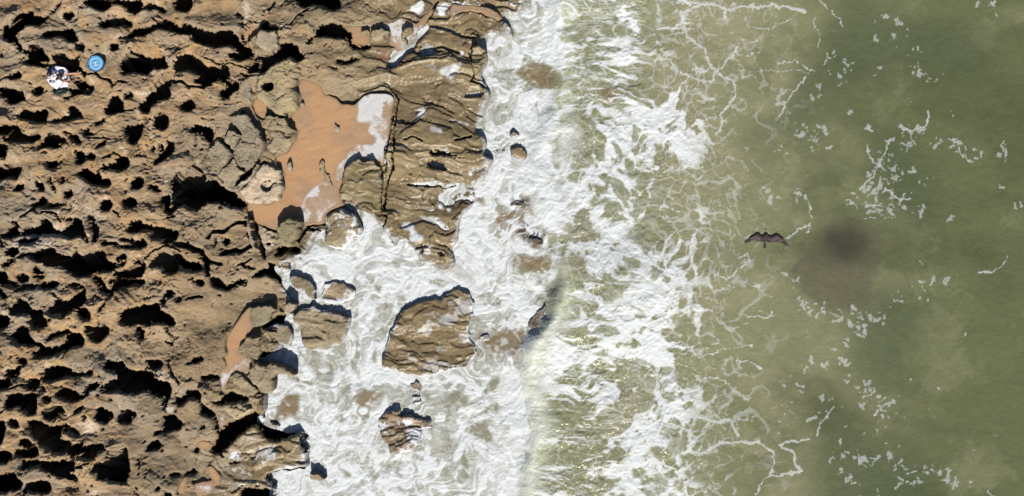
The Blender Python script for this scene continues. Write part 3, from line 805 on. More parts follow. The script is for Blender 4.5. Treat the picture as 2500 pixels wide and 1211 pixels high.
band = blur(raster(parse('''
P 2060,-60 2000,120 1900,270 1800,330 1820,360 1960,300 2080,200 2200,170 2400,200 2400,60 2200,40
P 2110,330 2160,500 2280,560 2290,420 2200,330
P 2130,690 2080,780 2060,900 2180,960 2230,880 2250,760
P 1990,960 1990,1300 2300,1300 2260,1120 2120,1060
''')), 26); Cw = mixc(Cw, grn * np.array([.8, .85, .95]), .75 * np.clip(band, 0, 1))
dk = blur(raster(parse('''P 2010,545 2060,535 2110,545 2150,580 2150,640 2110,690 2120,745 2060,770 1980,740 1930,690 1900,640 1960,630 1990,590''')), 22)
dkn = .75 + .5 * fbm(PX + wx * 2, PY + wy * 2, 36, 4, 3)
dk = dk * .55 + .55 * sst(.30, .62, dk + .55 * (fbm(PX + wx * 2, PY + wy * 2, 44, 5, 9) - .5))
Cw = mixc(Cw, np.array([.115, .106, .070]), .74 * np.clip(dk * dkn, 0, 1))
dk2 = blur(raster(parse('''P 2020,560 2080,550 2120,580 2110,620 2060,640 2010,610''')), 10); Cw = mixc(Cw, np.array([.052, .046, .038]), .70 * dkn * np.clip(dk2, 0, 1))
reef = blur(raster(parse('''
J 180,540 280,470 400,460 450,480 525,570 530,640 420,665 330,645 230,600
J 790,680 860,650 920,700 920,760 840,790
K 150,680 420,680 440,790 380,820 240,800 150,750
K 110,300 160,250 280,240 330,400 390,500 390,590 300,610 190,540 60,500 30,400
K -150,60 60,0 20,150 -60,330 -150,250
I 1020,20 1080,60 1300,-10 1420,20 1420,120 1330,220 1240,180 1130,230 1090,130
I 200,450 340,460 420,490 320,560 290,680 240,650 220,560
F 1060,350 960,330 940,400 1010,440 1070,400
F 840,500 900,460 980,480 990,560 900,650 830,700 760,700
H 360,900 480,1010 430,1060 350,1010
F 1380,470 1450,440 1500,500 1400,560
D 1210,720 1240,720 1260,760 1220,810
G 1290,180 1390,200 1370,260 1320,300 1270,200
'''), wx=wx, wy=wy), 6)
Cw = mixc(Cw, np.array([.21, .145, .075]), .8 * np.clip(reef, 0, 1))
foam *= 1 - .62 * np.clip(reef, 0, 1) * sst(.66, .46, w1)
dkr = blur(raster(parse('''
K 190,530 180,460 260,430 330,470 385,510 385,590 300,610
K 130,290 200,250 280,240 290,310 200,330
J 0,1070 130,1060 120,1130 60,1160 0,1150
'''), wx=wx, wy=wy), 4); Cw = mixc(Cw, np.array([.075, .050, .042]), .8 * np.clip(dkr, 0, 1)); foam *= 1 - .85 * np.clip(dkr, 0, 1) * sst(.72, .45, w2)
Cw = mixc(Cw, np.array([.50, .54, .36]), .85 * lipw * (dfr > -12) * (PY > 700) + .45 * lipw * (dfr > -12) * (PY < 320) + .30 * lipw * (PY >= 320) * (PY <= 700))
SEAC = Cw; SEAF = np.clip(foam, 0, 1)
# ------------------------------------------------------------------ meshes
def set_attr(me, name, arr):
    if arr.ndim == 2:
        a = me.attributes.new(name, 'FLOAT_COLOR', 'POINT'); c = np.ones((len(arr), 4), np.float32); c[:, :3] = arr
        a.data.foreach_set('color', c.ravel())
    else:
        a = me.attributes.new(name, 'FLOAT', 'POINT'); a.data.foreach_set('value', arr.astype(np.float32))
def new_mesh(name, V, F, attrs=None, smooth=True, mat=None, parent=None):
    """V (n,3); F (m,4) int with -1 allowed in the last column for triangles"""
    me = bpy.data.meshes.new(name); F = np.asarray(F)
    me.vertices.add(len(V)); me.vertices.foreach_set('co', np.asarray(V, np.float32).ravel())
    me.loops.add(F.size); me.loops.foreach_set('vertex_index', F.ravel().astype(np.int32))
    me.polygons.add(len(F)); me.polygons.foreach_set('loop_start', (np.arange(len(F)) * F.shape[1]).astype(np.int32))
    me.polygons.foreach_set('use_smooth', np.full(len(F), smooth))
    me.update(calc_edges=True)
    for k, a in (attrs or {}).items(): set_attr(me, k, a)
    if mat: me.materials.append(mat)
    o = bpy.data.objects.new(name, me); sc.collection.objects.link(o)
    if parent: o.parent = parent
    return o
def grid_obj(name, mask_face, Z, attrs, mat, zmap=None, dx=0, dy=0):
    """mask_face: bool (NY-1, NX-1) faces kept"""
    X, Y = world(PX, PY, zmap); X = X + dx; Y = Y + dy
    used = np.zeros(PX.shape, bool)
    for a in (0, 1):
        for b in (0, 1): used[a:NY - 1 + a, b:NX - 1 + b] |= mask_face
    idx = -np.ones(PX.shape, np.int64); idx[used] = np.arange(used.sum())
    j, i = np.nonzero(mask_face)
    F = np.stack([idx[j + 1, i], idx[j + 1, i + 1], idx[j, i + 1], idx[j, i]], 1)
    V = np.stack([X[used], Y[used], Z[used]], 1)
    return new_mesh(name, V, F, {k: v[used] for k, v in attrs.items()}, True, mat)
def nodes(name):
    m = bpy.data.materials.new(name); m.use_nodes = True; return m, m.node_tree, m.node_tree.nodes['Principled BSDF']
def N(nt, typ, **kw):
    n = nt.nodes.new(typ)
    for k, v in kw.items():
        if k.startswith('i_'): n.inputs[k[2:].replace('_', ' ')].default_value = v
        else: setattr(n, k, v)
    return n
def L(nt, a, b): nt.links.new(a, b)
def ramp(nt, fac, a, b, smooth=True):
    r = N(nt, 'ShaderNodeMapRange'); r.interpolation_type = 'SMOOTHSTEP' if smooth else 'LINEAR'
    r.inputs[1].default_value = a; r.inputs[2].default_value = b; L(nt, fac, r.inputs[0]); return r.outputs[0]
def noise(nt, scale, detail=4, rough=.55, vec=None):
    n = N(nt, 'ShaderNodeTexNoise'); n.inputs['Scale'].default_value = scale; n.inputs['Detail'].default_value = detail
    n.inputs['Roughness'].default_value = rough
    if vec is None:
        g = nt.nodes.get('geo') or N(nt, 'ShaderNodeNewGeometry', name='geo'); vec = g.outputs['Position']
    L(nt, vec, n.inputs['Vector']); return n.outputs[0]
def math_(nt, op, a, b=None, c=None):
    n = N(nt, 'ShaderNodeMath', operation=op)
    for i, v in enumerate((a, b, c)):
        if v is None: continue
        if isinstance(v, (int, float)): n.inputs[i].default_value = v
        else: L(nt, v, n.inputs[i])
    return n.outputs[0]
def mixrgb(nt, fac, a, b, typ='MIX'):
    n = N(nt, 'ShaderNodeMix', data_type='RGBA', blend_type=typ)
    for i, v in ((0, fac), (6, a), (7, b)):
        if isinstance(v, (int, float)): n.inputs[i].default_value = v
        elif isinstance(v, tuple): n.inputs[i].default_value = v
        else: L(nt, v, n.inputs[i])
    return n.outputs[2]
def rock_material(name, sandy=False):
    m, nt, b = nodes(name)
    col = N(nt, 'ShaderNodeAttribute', attribute_name='col').outputs['Color']
    wt = N(nt, 'ShaderNodeAttribute', attribute_name='wet').outputs['Fac']
    fm = N(nt, 'ShaderNodeAttribute', attribute_name='foam').outputs['Fac']
    nA = noise(nt, 9, 6, .65); nB = noise(nt, 38, 4, .7); nC = noise(nt, 2.6, 5, .6)
    v = math_(nt, 'ADD', math_(nt, 'MULTIPLY', nA, .75 if not sandy else .25), math_(nt, 'MULTIPLY', nB, .6 if not sandy else .45))
    v = math_(nt, 'ADD', v, .34 if not sandy else .62)
    c = mixrgb(nt, 1.0, col, v, 'MULTIPLY')
    if not sandy:
        c = mixrgb(nt, math_(nt, 'MULTIPLY', ramp(nt, nC, .56, .72), .35), c, (.13, .10, .07, 1))
        sp = ramp(nt, noise(nt, 22, 3, .6), .66, .74); c = mixrgb(nt, math_(nt, 'MULTIPLY', sp, .3), c, (.08, .06, .04, 1))
    ff = ramp(nt, math_(nt, 'ADD', fm, math_(nt, 'MULTIPLY', math_(nt, 'SUBTRACT', noise(nt, 11, 5, .7), .5), .4)), .14, 1.0)
    c = mixrgb(nt, ff, c, (.70, .72, .74, 1))
    L(nt, c, b.inputs['Base Color'])
    rr_ = N(nt, 'ShaderNodeMapRange'); L(nt, wt, rr_.inputs[0]); rr_.inputs[3].default_value = .92; rr_.inputs[4].default_value = .40
    L(nt, math_(nt, 'ADD', rr_.outputs[0], math_(nt, 'MULTIPLY', math_(nt, 'SUBTRACT', nA, .5), .35)), b.inputs['Roughness'])
    b.inputs['Specular IOR Level'].default_value = .45 if not sandy else .2
    h = math_(nt, 'ADD', math_(nt, 'MULTIPLY', nA, .035 if not sandy else .012), math_(nt, 'MULTIPLY', nB, .018 if not sandy else .008))
    h = math_(nt, 'ADD', h, math_(nt, 'MULTIPLY', noise(nt, 3.2, 6, .62), .04 if not sandy else .03))
    bp = N(nt, 'ShaderNodeBump'); bp.inputs['Distance'].default_value = 1.0; L(nt, math_(nt, 'SUBTRACT', .75, math_(nt, 'MULTIPLY', wt, .56)), bp.inputs['Strength'])
    L(nt, h, bp.inputs['Height']); L(nt, bp.outputs[0], b.inputs['Normal'])
    return m
M_ROCK = rock_material('sandstone'); M_SAND = rock_material('beach_sand', True)
# sea
M_SEA, nt, b = nodes('sea_water')
col = N(nt, 'ShaderNodeAttribute', attribute_name='col').outputs['Color']; fm = N(nt, 'ShaderNodeAttribute', attribute_name='foam').outputs['Fac']
nf = noise(nt, 7, 6, .72); nf2 = noise(nt, 26, 4, .7)
fv = math_(nt, 'ADD', fm, math_(nt, 'MULTIPLY', math_(nt, 'SUBTRACT', nf, .5), .26)); fv = math_(nt, 'ADD', fv, math_(nt, 'MULTIPLY', math_(nt, 'SUBTRACT', nf2, .5), .16))
gate = ramp(nt, fm, .02, .12)
fv = math_(nt, 'MULTIPLY', ramp(nt, fv, .04, 1.0, False), gate)
c = mixrgb(nt, 1.0, col, math_(nt, 'ADD', .66, math_(nt, 'ADD', math_(nt, 'MULTIPLY', noise(nt, 14, 5, .7), .34), math_(nt, 'MULTIPLY', noise(nt, 2.2, 6, .65), .34))), 'MULTIPLY')
c = mixrgb(nt, math_(nt, 'MULTIPLY', fv, .97), c, (.74, .77, .79, 1)); L(nt, c, b.inputs['Base Color'])
rf = N(nt, 'ShaderNodeMapRange'); L(nt, fv, rf.inputs[0]); rf.inputs[3].default_value = .13; rf.inputs[4].default_value = .7
L(nt, rf.outputs[0], b.inputs['Roughness']); b.inputs['IOR'].default_value = 1.33
h = math_(nt, 'ADD', math_(nt, 'MULTIPLY', noise(nt, 1.6, 6, .66), math_(nt, 'SUBTRACT', .07, math_(nt, 'MULTIPLY', fv, .05))), math_(nt, 'MULTIPLY', noise(nt, 9, 4, .6), .012))
h = math_(nt, 'ADD', h, math_(nt, 'MULTIPLY', math_(nt, 'MULTIPLY', nf, fv), .03))
h = math_(nt, 'ADD', h, math_(nt, 'MULTIPLY', math_(nt, 'MULTIPLY', noise(nt, 6, 4, .6), N(nt, 'ShaderNodeAttribute', attribute_name='rip').outputs['Fac']), .03))
bp = N(nt, 'ShaderNodeBump'); bp.inputs['Strength'].default_value = .75; bp.inputs['Distance'].default_value = 1.0
L(nt, h, bp.inputs['Height']); L(nt, bp.outputs[0], b.inputs['Normal'])

ci = int((1500 - GX0) / S); MF = np.zeros((NY - 1, NX - 1), bool); MF[:, :ci] = True
rock = grid_obj('rock_shelf', MF, T, {'col': ROCKC, 'wet': wet, 'foam': ROCKF}, M_ROCK, dx=UX, dy=UY); rock['kind'] = 'structure'
SM = sand_s > .06; MF = SM[:-1, :-1] & SM[1:, 1:] & SM[:-1, 1:] & SM[1:, :-1]; MF &= (hole < .5)[:-1, :-1]
sand = grid_obj('sand', MF, SANDZ, {'col': SANDC, 'wet': np.clip(pool_s * 1.5, 0, 1) * .8 + .1, 'foam': POOLF}, M_SAND); sand['kind'] = 'structure'
c0 = int((560 - GX0) / S); MF = np.zeros((NY - 1, NX - 1), bool); MF[:, c0:] = True
MF[:, c0:int((1500 - GX0) / S)] &= ((T < .35) & ((shelf_s < .9) | ((PX > 930) & (PY < 230)) | (PX > 1000)))[:-1, c0:int((1500 - GX0) / S)]
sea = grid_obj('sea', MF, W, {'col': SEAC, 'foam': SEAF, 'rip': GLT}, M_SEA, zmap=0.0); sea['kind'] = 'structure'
# the sea and the rock plateau go on past the surveyed ground
def apron(name, x0, x1, y0, y1, z, col, mat, extra):
    V = [(x0, y0, z), (x1, y0, z), (x1, y1, z), (x0, y1, z)]
    o = new_mesh(name, V, [(0, 1, 2, 3)], dict(col=np.tile(col, (4, 1)), foam=np.zeros(4), **extra), False, mat); o['kind'] = 'structure'; return o
apron('sea', -6, 900, -900, 900, -.75, grn, M_SEA, {'rip': np.zeros(4)})
apron('rock_shelf', -900, -13.8, -900, 900, -4.2, tan, M_ROCK, {'wet': np.zeros(4)})
# ------------------------------------------------------------------ boulders and slabs, each a closed stone of its own
def boulder(c, s, h, rnd, tint, label, cat='boulder', name='boulder', wetv=0., foamv=0., tilt=(0, 0), group=None, low=-.5, seed=0, mixt=.75, base=None, st=1.7, pot=None, crk=.03):
    P = pts(c, s); x0, y0 = P.min(0) - 8; x1, y1 = P.max(0) + 8
    X, Y = np.meshgrid(np.arange(x0, x1, st), np.arange(y0, y1, st)); sx = X + seed * 37
    wxx = (fbm(sx, Y, 24, 4, 3, gain=.65) - .5) * 20; wyy = (fbm(sx, Y, 24, 4, 6, gain=.65) - .5) * 20
    m = inpoly(P, X + wxx, Y + wyy)
    # drop thin spurs
    for _ in range(2):
        cnt = sum(np.roll(np.roll(m, a, 0), b, 1).astype(int) for a in (-1, 0, 1) for b in (-1, 0, 1)); m = cnt >= 5
    d = np.zeros(X.shape); e = m.copy()
    while e.any():
        d += e; e = e & np.roll(e, 1, 0) & np.roll(e, -1, 0) & np.roll(e, 1, 1) & np.roll(e, -1, 1)
    d = (d - 1) * st
    t = np.clip(d / (rnd * .62), 0, 1); prof = np.sqrt(np.clip(1 - (1 - t) ** 2, 0, 1))
    cx, cy = P.mean(0); g = float(zbase(cx)) - .25 if base is None else base
    tex = .10 * (fbm(sx, Y * 1.3, 42, 4, 4) - .5) + .035 * (fbm(sx, Y, 12, 3, 2) - .5)
    tf_ = fbm(sx + wxx * 2, Y * 1.5 + wyy * 2, 60, 3, 8) * 8; ft = worley(sx + wxx * 2, Y * 1.3 + wyy * 2, 34, 5); tex += .10 * (ft[2] - .5) * (h > .2) - crk * (1 - sst(0, .06, ft[1] - ft[0])) * (fbm(sx, Y, 40, 2, 1) > .5)
    tex += .02 * (np.floor(tf_) + sst(.8, 1, tf_ - np.floor(tf_)) - 4)
    if wetv > .5: tex = tex * .5 + .9 * samp(WETR, X, Y)
    Z = g + (h + tex * min(1.3, .5 + h)) * (.25 + .75 * prof) + tilt[0] * (X - cx) / 50 + tilt[1] * (cy - Y) / 50
    if pot: Z -= pot[3] * (1 - sst(.85, 1.05, np.hypot(X - pot[0] + wxx * .3, Y - pot[1] + wyy * .3) / pot[2]))
    zl = g + low - (pot[3] if pot else 0)
    ring = m & (d <= 0)
    WX, WY = world(X, Y)
    for _ in range(3):                                            # smooth the outline
        k = np.zeros(X.shape); ax = np.zeros(X.shape); ay = np.zeros(X.shape); rf = ring.astype(float)
        for a in (-1, 0, 1):
            for b in (-1, 0, 1):
                r_ = np.roll(np.roll(rf, a, 0), b, 1); k += r_; ax += r_ * np.roll(np.roll(WX, a, 0), b, 1); ay += r_ * np.roll(np.roll(WY, a, 0), b, 1)
        WX = np.where(ring, ax / np.maximum(k, 1), WX); WY = np.where(ring, ay / np.maximum(k, 1), WY)
    fm = m[:-1, :-1] & m[1:, 1:] & m[:-1, 1:] & m[1:, :-1]
    used = np.zeros(X.shape, bool)
    for a in (0, 1):
        for b in (0, 1): used[a:X.shape[0] - 1 + a, b:X.shape[1] - 1 + b] |= fm
    idx = -np.ones(X.shape, int); n = int(used.sum()); idx[used] = np.arange(n)
    j, i = np.nonzero(fm); F = np.stack([idx[j + 1, i], idx[j + 1, i + 1], idx[j, i + 1], idx[j, i]], 1)
    E = np.concatenate([F[:, [a, (a + 1) % 4]] for a in range(4)]); key = E[:, 0] * (n + 1) + E[:, 1]; rev = E[:, 1] * (n + 1) + E[:, 0]
    bd = E[~np.isin(key, rev)]
    V = np.stack([WX[used], WY[used], Z[used]], 1); cxw, cyw = world(cx, cy)
    Vb = V.copy(); Vb[:, 2] = zl; Vb[:, 0] = cxw + (V[:, 0] - cxw) * .96; Vb[:, 1] = cyw + (V[:, 1] - cyw) * .96
    SK = np.stack([bd[:, 1], bd[:, 0], bd[:, 0] + n, bd[:, 1] + n], 1)
    F = np.concatenate([F, F[:, ::-1] + n, SK]); V = np.concatenate([V, Vb])
    Cg = samp(ROCKC, X, Y); tn = np.array(tint) * (.62 + .76 * fbm(sx, Y, 26, 4, 9))[..., None]
    Cc = Cg * (1 - mixt) + tn * mixt
    fo = np.zeros(X.shape)
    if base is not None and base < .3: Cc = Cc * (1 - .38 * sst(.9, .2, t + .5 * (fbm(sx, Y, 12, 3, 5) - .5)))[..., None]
    if base is not None and base < .2: fo = .60 * sst(.85, .2, np.clip(d / 16, 0, 1) + 1.3 * (fbm(sx * .7, Y, 20, 4, 7) - .40))
    if foamv: fo = fo * .6 + foamv * sst(.50, .72, fbm(X * .6 + wxx * 2, Y + wyy * 2, 26, 4, 5) + .25 * (1 - t) ** 2)
    a2 = lambda A: np.concatenate([A[used], A[used]])
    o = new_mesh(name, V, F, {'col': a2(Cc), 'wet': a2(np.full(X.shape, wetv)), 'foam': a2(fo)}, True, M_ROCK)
    o['label'] = label; o['category'] = cat
    if group: o['group'] = group
    return o
DG = (.27, .215, .13); GG = (.30, .255, .18); WB = (.25, .185, .09); PB = (.50, .38, .26)
boulder('B', '690,560 715,535 760,520 790,490 860,445 935,422 985,450 1020,490 1025,530 1000,590 985,650 1005,700 1000,760 950,830 900,872 840,845 770,800 700,740 665,690 680,620', .62, 26, (.37, .30, .175), 'pale tan rock with one round hole above the upper end of the orange sand', low=-.7, seed=1, pot=(657, 211, 14, 1.5))
boulder('B', '505,850 560,830 620,850 660,900 705,945 740,1000 765,1060 740,1110 725,1160 700,1211 640,1260 560,1260 520,1211 500,1150 520,1080 590,1010 560,960 480,900 455,860', .52, 12, (.27, .23, .165), 'large cracked grey slab in the middle of the broken heap left of the orange sand', cat='rock', name='broken_rock', group='broken slabs beside the orange sand', seed=2, crk=.10, tilt=(.03, .05))
boulder('B', '760,862 800,845 860,862 905,885 940,925 985,965 945,985 880,970 800,960 755,920', .55, 7, (.29, .24, .15), 'wedge shaped dark olive slab pointing right onto the orange sand', cat='rock', name='broken_rock', group='broken slabs beside the orange sand', seed=3, crk=.10, tilt=(-.05, .1))
boulder('B', '440,1010 500,955 555,965 590,1000 560,1060 520,1110 480,1090 450,1050', .66, 8, (.28, .24, .165), 'small four sided grey slab leaning on the top left of the broken heap', cat='rock', name='broken_rock', group='broken slabs beside the orange sand', seed=4, crk=.10, tilt=(.08, .1))
boulder('B', '330,1080 420,1010 440,1050 500,1120 500,1160 470,1220 380,1250 320,1210 295,1150', .50, 14, (.285, .24, .17), 'rounded grey slab with a dark hollow at the left end of the broken heap', cat='rock', name='broken_rock', group='broken slabs beside the orange sand', seed=5, crk=.10, tilt=(.05, .04))
boulder('Q', '240,820 380,700 440,840 520,880 440,930 430,1010 400,1110 380,1170 250,1080 140,950 130,910', .42, 9, (.33, .275, .185), 'pale olive pointed slab at the foot of the broken heap above the black pit', cat='rock', name='broken_rock', group='broken slabs beside the orange sand', seed=6)
boulder('Q', '815,340 900,350 1000,400 1120,430 1130,500 1040,600 980,660 880,640 790,590 830,500', .25, 14, (.36, .295, .20), 'low crumbling grey rock under the wedge slab on the orange sand', seed=7, low=-.5)
boulder('Q', '730,790 800,755 900,820 1000,890 1015,1000 1000,1130 940,1250 760,1300 560,1290 430,1200 400,1140 470,1060 640,940', .38, 14, (.56, .44, .31), 'low beige rock with a foam filled pothole at the left edge of the orange sand', seed=8, low=-.5, mixt=.85, pot=(653, 452, 15, .5))
boulder('Q', '400,1130 410,1090 560,960 720,780 735,800 640,950 560,1030 470,1080 420,1140', .62, 4, (.36, .31, .23), 'thin grey sliver of rock standing along the beige rock', seed=9, st=1.3)
boulder('D', '830,590 845,500 868,410 930,385 990,395 1028,440 1005,530 960,590 915,607 865,600', .62, 18, (.30, .26, .145), 'egg shaped olive boulder wedged between the orange sand and the foam', seed=10, low=-.6)
boulder('D', '835,500 832,440 858,405 866,420 850,480 840,520', .35, 4, (.60, .57, .53), 'thin pale grey stone against the left side of the egg shaped boulder', seed=11, st=1.3)
boulder('D', '612,405 648,400 662,480 685,590 695,635 660,630 640,590 625,500', .50, 6, (.36, .27, .18), 'long upright brown sliver standing in the crack between two flat rocks', seed=12, st=1.3)
boulder('D', '1190,375 1230,335 1290,325 1370,345 1415,380 1420,440 1400,560 1330,620 1250,640 1190,620 1178,580 1195,500', .40, 16, (.30, .24, .14), 'horseshoe of wet brown rock with foam pouring over it below the grey pool', wetv=.9, foamv=.9, seed=13, base=.15, low=-.6)
boulder('D', '905,875 925,830 985,828 1060,862 1100,920 1117,1000 1095,1012 1000,968 940,925', .18, 11, DG, 'smooth dark brown wedge shaped boulder at the tip of the foam', wetv=.3, seed=14, base=.15, low=-.6)
boulder('D', '1135,965 1165,885 1240,862 1320,880 1395,910 1405,950 1390,1000 1340,1032 1265,1048 1180,1040 1130,1000', .12, 18, (.34, .26, .17), 'round wet brown boulder with a foam streak across the top surrounded by foam', wetv=.8, foamv=.75, seed=15, base=.1, low=-.6)
boulder('D', '640,1055 690,1043 808,1055 820,1085 780,1150 730,1205 660,1215 632,1170', .20, 6, (.255, .22, .14), 'flat dark grey six sided slab on the small tongue of orange sand', cat='rock', name='broken_rock', seed=16, base=.46, low=-.6)
boulder('D', '868,1050 900,1022 980,1020 960,1085 925,1122 880,1110', .26, 9, (.45, .35, .26), 'small pinkish boulder sitting in the notch beside the dark six sided slab', seed=17, base=.46, low=-.5, st=1.4)
boulder('D', '820,735 850,720 900,722 930,770 905,795 860,780', .30, 8, (.38, .27, .17), 'small reddish brown stone at the foam edge below the egg shaped boulder', wetv=.5, seed=18, base=.15, low=-.5, st=1.4)
boulder('F', '930,-110 990,-140 1060,-150 1150,-120 1250,-105 1330,-80 1350,-30 1310,40 1280,110 1200,175 1120,190 1010,155 965,110 962,20 900,-20 890,-60', .30, 16, (.32, .25, .155), 'broad tan boulder with small foam pools on top left of the central channel', wetv=.55, foamv=.35, seed=19, base=.12, low=-.6)
boulder('F', '700,10 760,-20 860,-10 900,20 925,120 900,145 820,130 700,75', .18, 13, (.30, .24, .155), 'low brown boulder joined to the left of the broad tan one', wetv=.4, seed=20, base=.1, low=-.6)
boulder('F', '535,180 555,110 590,60 690,70 690,190 655,230 600,240', .28, 10, DG, 'upright dark brown rock beside the orange sand tongue and the foam', wetv=.3, seed=21, base=.46, low=-.6)
boulder('F', '595,350 610,280 655,245 740,262 870,258 945,325 955,340 810,350 790,400 775,470 700,480 665,425 610,390', .36, 12, (.35, .28, .18), 'flat topped tan rock with a dark cleft along its upper edge', wetv=.3, foamv=.2, seed=22, base=.46, low=-.6)
boulder('F', '462,372 490,350 550,350 600,385 640,420 672,440 660,470 600,495 530,490 485,460', .32, 12, (.36, .30, .18), 'knobbly yellowish boulder between two foam gaps in the lower left', seed=23, base=.46, low=-.5)
boulder('F', '238,400 260,380 330,375 380,378 400,420 402,500 345,528 275,568 240,500', .42, 9, (.28, .245, .17), 'square grey rock between a foam pool and the foam gap', seed=24, base=.46, low=-.6)
boulder('F', '388,640 415,570 480,545 560,540 625,560 642,600 600,630 500,675 430,700', .40, 15, (.50, .40, .25), 'bright yellow tan rounded boulder beside the foam filled notch', seed=25, base=.46, low=-.6)
boulder('F', '1018,1042 1060,1050 1115,1065 1155,1100 1110,1130 1060,1105', .30, 8, (.42, .32, .22), 'lone small tan boulder in the foam near the bottom edge', seed=26, base=.1, low=-.5, st=1.4)
boulder('P', '957,800 965,783 978,763 998,747 1038,733 1071,727 1090,720 1107,709 1137,710 1150,727 1167,738 1157,753 1147,780 1143,800 1150,825 1165,865 1150,892 1133,905 1105,905 1065,918 1003,925 983,912 929,905 927,892 939,841 947,812', .26, 18, (.225, .165, .085), 'biggest wet brown rock standing alone in the middle of the white water', cat='boulder', name='boulder', wetv=.95, foamv=.55, seed=27, base=.05, low=-.8, mixt=.85)
boulder('P', '833,425 848,402 872,388 912,388 932,405 934,440 930,480 932,512 905,522 880,508 858,492 832,490 826,462', .42, 11, (.235, .185, .09), 'dark olive block of wet rock below the grey foam pool', wetv=.9, foamv=.25, seed=28, base=.45, low=-.6)
boulder('I', '340,722 365,650 400,610 450,600 512,612 510,655 560,640 640,655 740,690 738,730 660,745 668,825 600,900 540,922 435,932 410,870 362,805', .30, 14, (.27, .19, .115), 'low jagged brown reef rock awash in foam near the bottom centre', cat='rock', name='reef_rock', wetv=.95, foamv=1., seed=29, base=-.02, low=-.8)
boulder('I', '590,410 640,398 670,430 655,475 600,480', .16, 7, (.27, .19, .12), 'tiny brown rock, upper of two in a line below the island rock', cat='rock', name='reef_rock', wetv=.9, foamv=.5, seed=30, base=.0, st=1.3, low=-.6)
boulder('I', '585,505 655,500 665,560 600,565', .16, 7, (.29, .21, .13), 'tiny brown rock, lower of two in a line below the island rock', cat='rock', name='reef_rock', wetv=.9, foamv=.5, seed=31, base=.0, st=1.3, low=-.6)
boulder('J', '125,975 145,950 175,955 212,1005 190,1022 140,1015', .26, 6, (.24, .19, .17), 'small grey stone poking out of the foam above the round brown boulder', cat='rock', name='reef_rock', wetv=.9, seed=32, base=.0, st=1.3, low=-.6)
boulder('J', '140,1085 200,1062 250,1085 268,1130 240,1175 190,1180 140,1130', .30, 12, (.33, .235, .14), 'round brown boulder just left of the breaking water', cat='rock', name='reef_rock', wetv=.9, foamv=.3, seed=33, base=.0, low=-.6)
boulder('K', '125,290 165,258 225,262 250,300 200,325 130,320', .22, 9, (.19, .135, .095), 'upper of two dark wet rocks where the wave meets the shelf', cat='rock', name='reef_rock', wetv=1, foamv=.6, seed=34, base=.0, low=-.6)
boulder('K', '270,555 330,545 385,560 390,590 350,618 290,600', .22, 9, (.17, .115, .09), 'lower of two dark wet rocks where the wave meets the shelf', cat='rock', name='reef_rock', wetv=1, foamv=.5, seed=35, base=.02, low=-.6)
boulder('K', '262,1215 300,1130 345,1080 412,1025 405,1090 360,1190 330,1240', .20, 9, (.12, .085, .06), 'wet rock at the toe of the wave crest, shade painted in near black', cat='rock', name='reef_rock', wetv=1, foamv=.2, seed=36, base=-.02, low=-.6, mixt=.95)  # near-black tint holds the shade at the foot of the wave
boulder('I', '1090,65 1130,50 1170,75 1175,100 1120,125 1090,100', .20, 8, (.25, .165, .11), 'small round brown rock right of the island rock', cat='rock', name='reef_rock', wetv=1, foamv=.3, seed=37, base=.0, st=1.3, low=-.6)
boulder('G', '1048,345 1110,342 1160,350 1190,390 1185,450 1140,480 1128,540 1100,560 1075,500 1062,420', .52, 7, (.27, .215, .12), 'square wet block at the outer corner of the shelf against the foam', wetv=.8, seed=38, base=.42, low=-.6)
boulder('G', '310,250 345,215 420,198 470,215 455,250 410,290 340,298 310,285', .40, 9, (.33, .27, .17), 'brown rock left of the bright foam gully near the top', wetv=.5, seed=39, base=.35, low=-.5)
boulder('G', '540,290 560,225 600,205 652,208 640,245 590,275 570,315', .38, 8, (.29, .23, .13), 'small wet brown rock right of the bright foam gully near the top', wetv=.8, seed=40, base=.35, low=-.5, st=1.4)
boulder('G', '235,225 265,205 300,215 318,245 290,265 250,245', .34, 5, (.27, .22, .12), 'small dark square stone on the orange sand pocket near the top', name='boulder', cat='boulder', seed=41, base=.35, low=-.4, st=1.2)
boulder('G', '30,918 60,910 90,945 70,965 40,955', .20, 6, (.50, .44, .37), 'pale pointed stone in the middle of the orange sand', name='boulder', cat='boulder', seed=42, base=.38, low=-.3, st=1.2)
boulder('P', '701,402 709,396 715,405 716,415 704,417 699,411', .20, 5, (.40, .35, .29), 'grey pointed stone near the left edge of the orange sand', name='boulder', cat='boulder', seed=43, base=.42, low=-.3, st=1.2)
boulder('P', '776,395 788,390 796,398 794,412 804,440 806,458 796,450 786,428 778,408', .13, 5, (.35, .28, .18), 'long low tongue of grey brown rock in the lower part of the orange sand', name='boulder', cat='boulder', seed=44, base=.38, low=-.3, st=1.2)
boulder('P', '733,250 741,246 744,256 738,260 731,256', .2, 4, (.34, .27, .18), 'little dark stone at the upper left of the orange sand by the holed rock', name='boulder', cat='boulder', seed=45, base=.42, low=-.3, st=1.2)
boulder('C', '-70,265 30,265 50,290 62,340 105,400 82,445 -70,445', .30, 18, (.24, .205, .14), 'smooth olive grey rock cut off by the left edge of the picture', seed=46, low=-.4, base=1.95)
boulder('B', '695,265 735,225 800,238 855,225 868,290 850,370 790,400 730,370 690,320', .34, 9, (.38, .32, .23), 'blocky grey beige rock under a curved crack near the top', seed=47, low=-.5, base=.85)
boulder('B', '555,612 600,600 655,615 660,700 640,770 590,745 545,690', .34, 9, (.34, .295, .22), 'flat grey rock left of the pale rock with the round hole', seed=48, low=-.5)
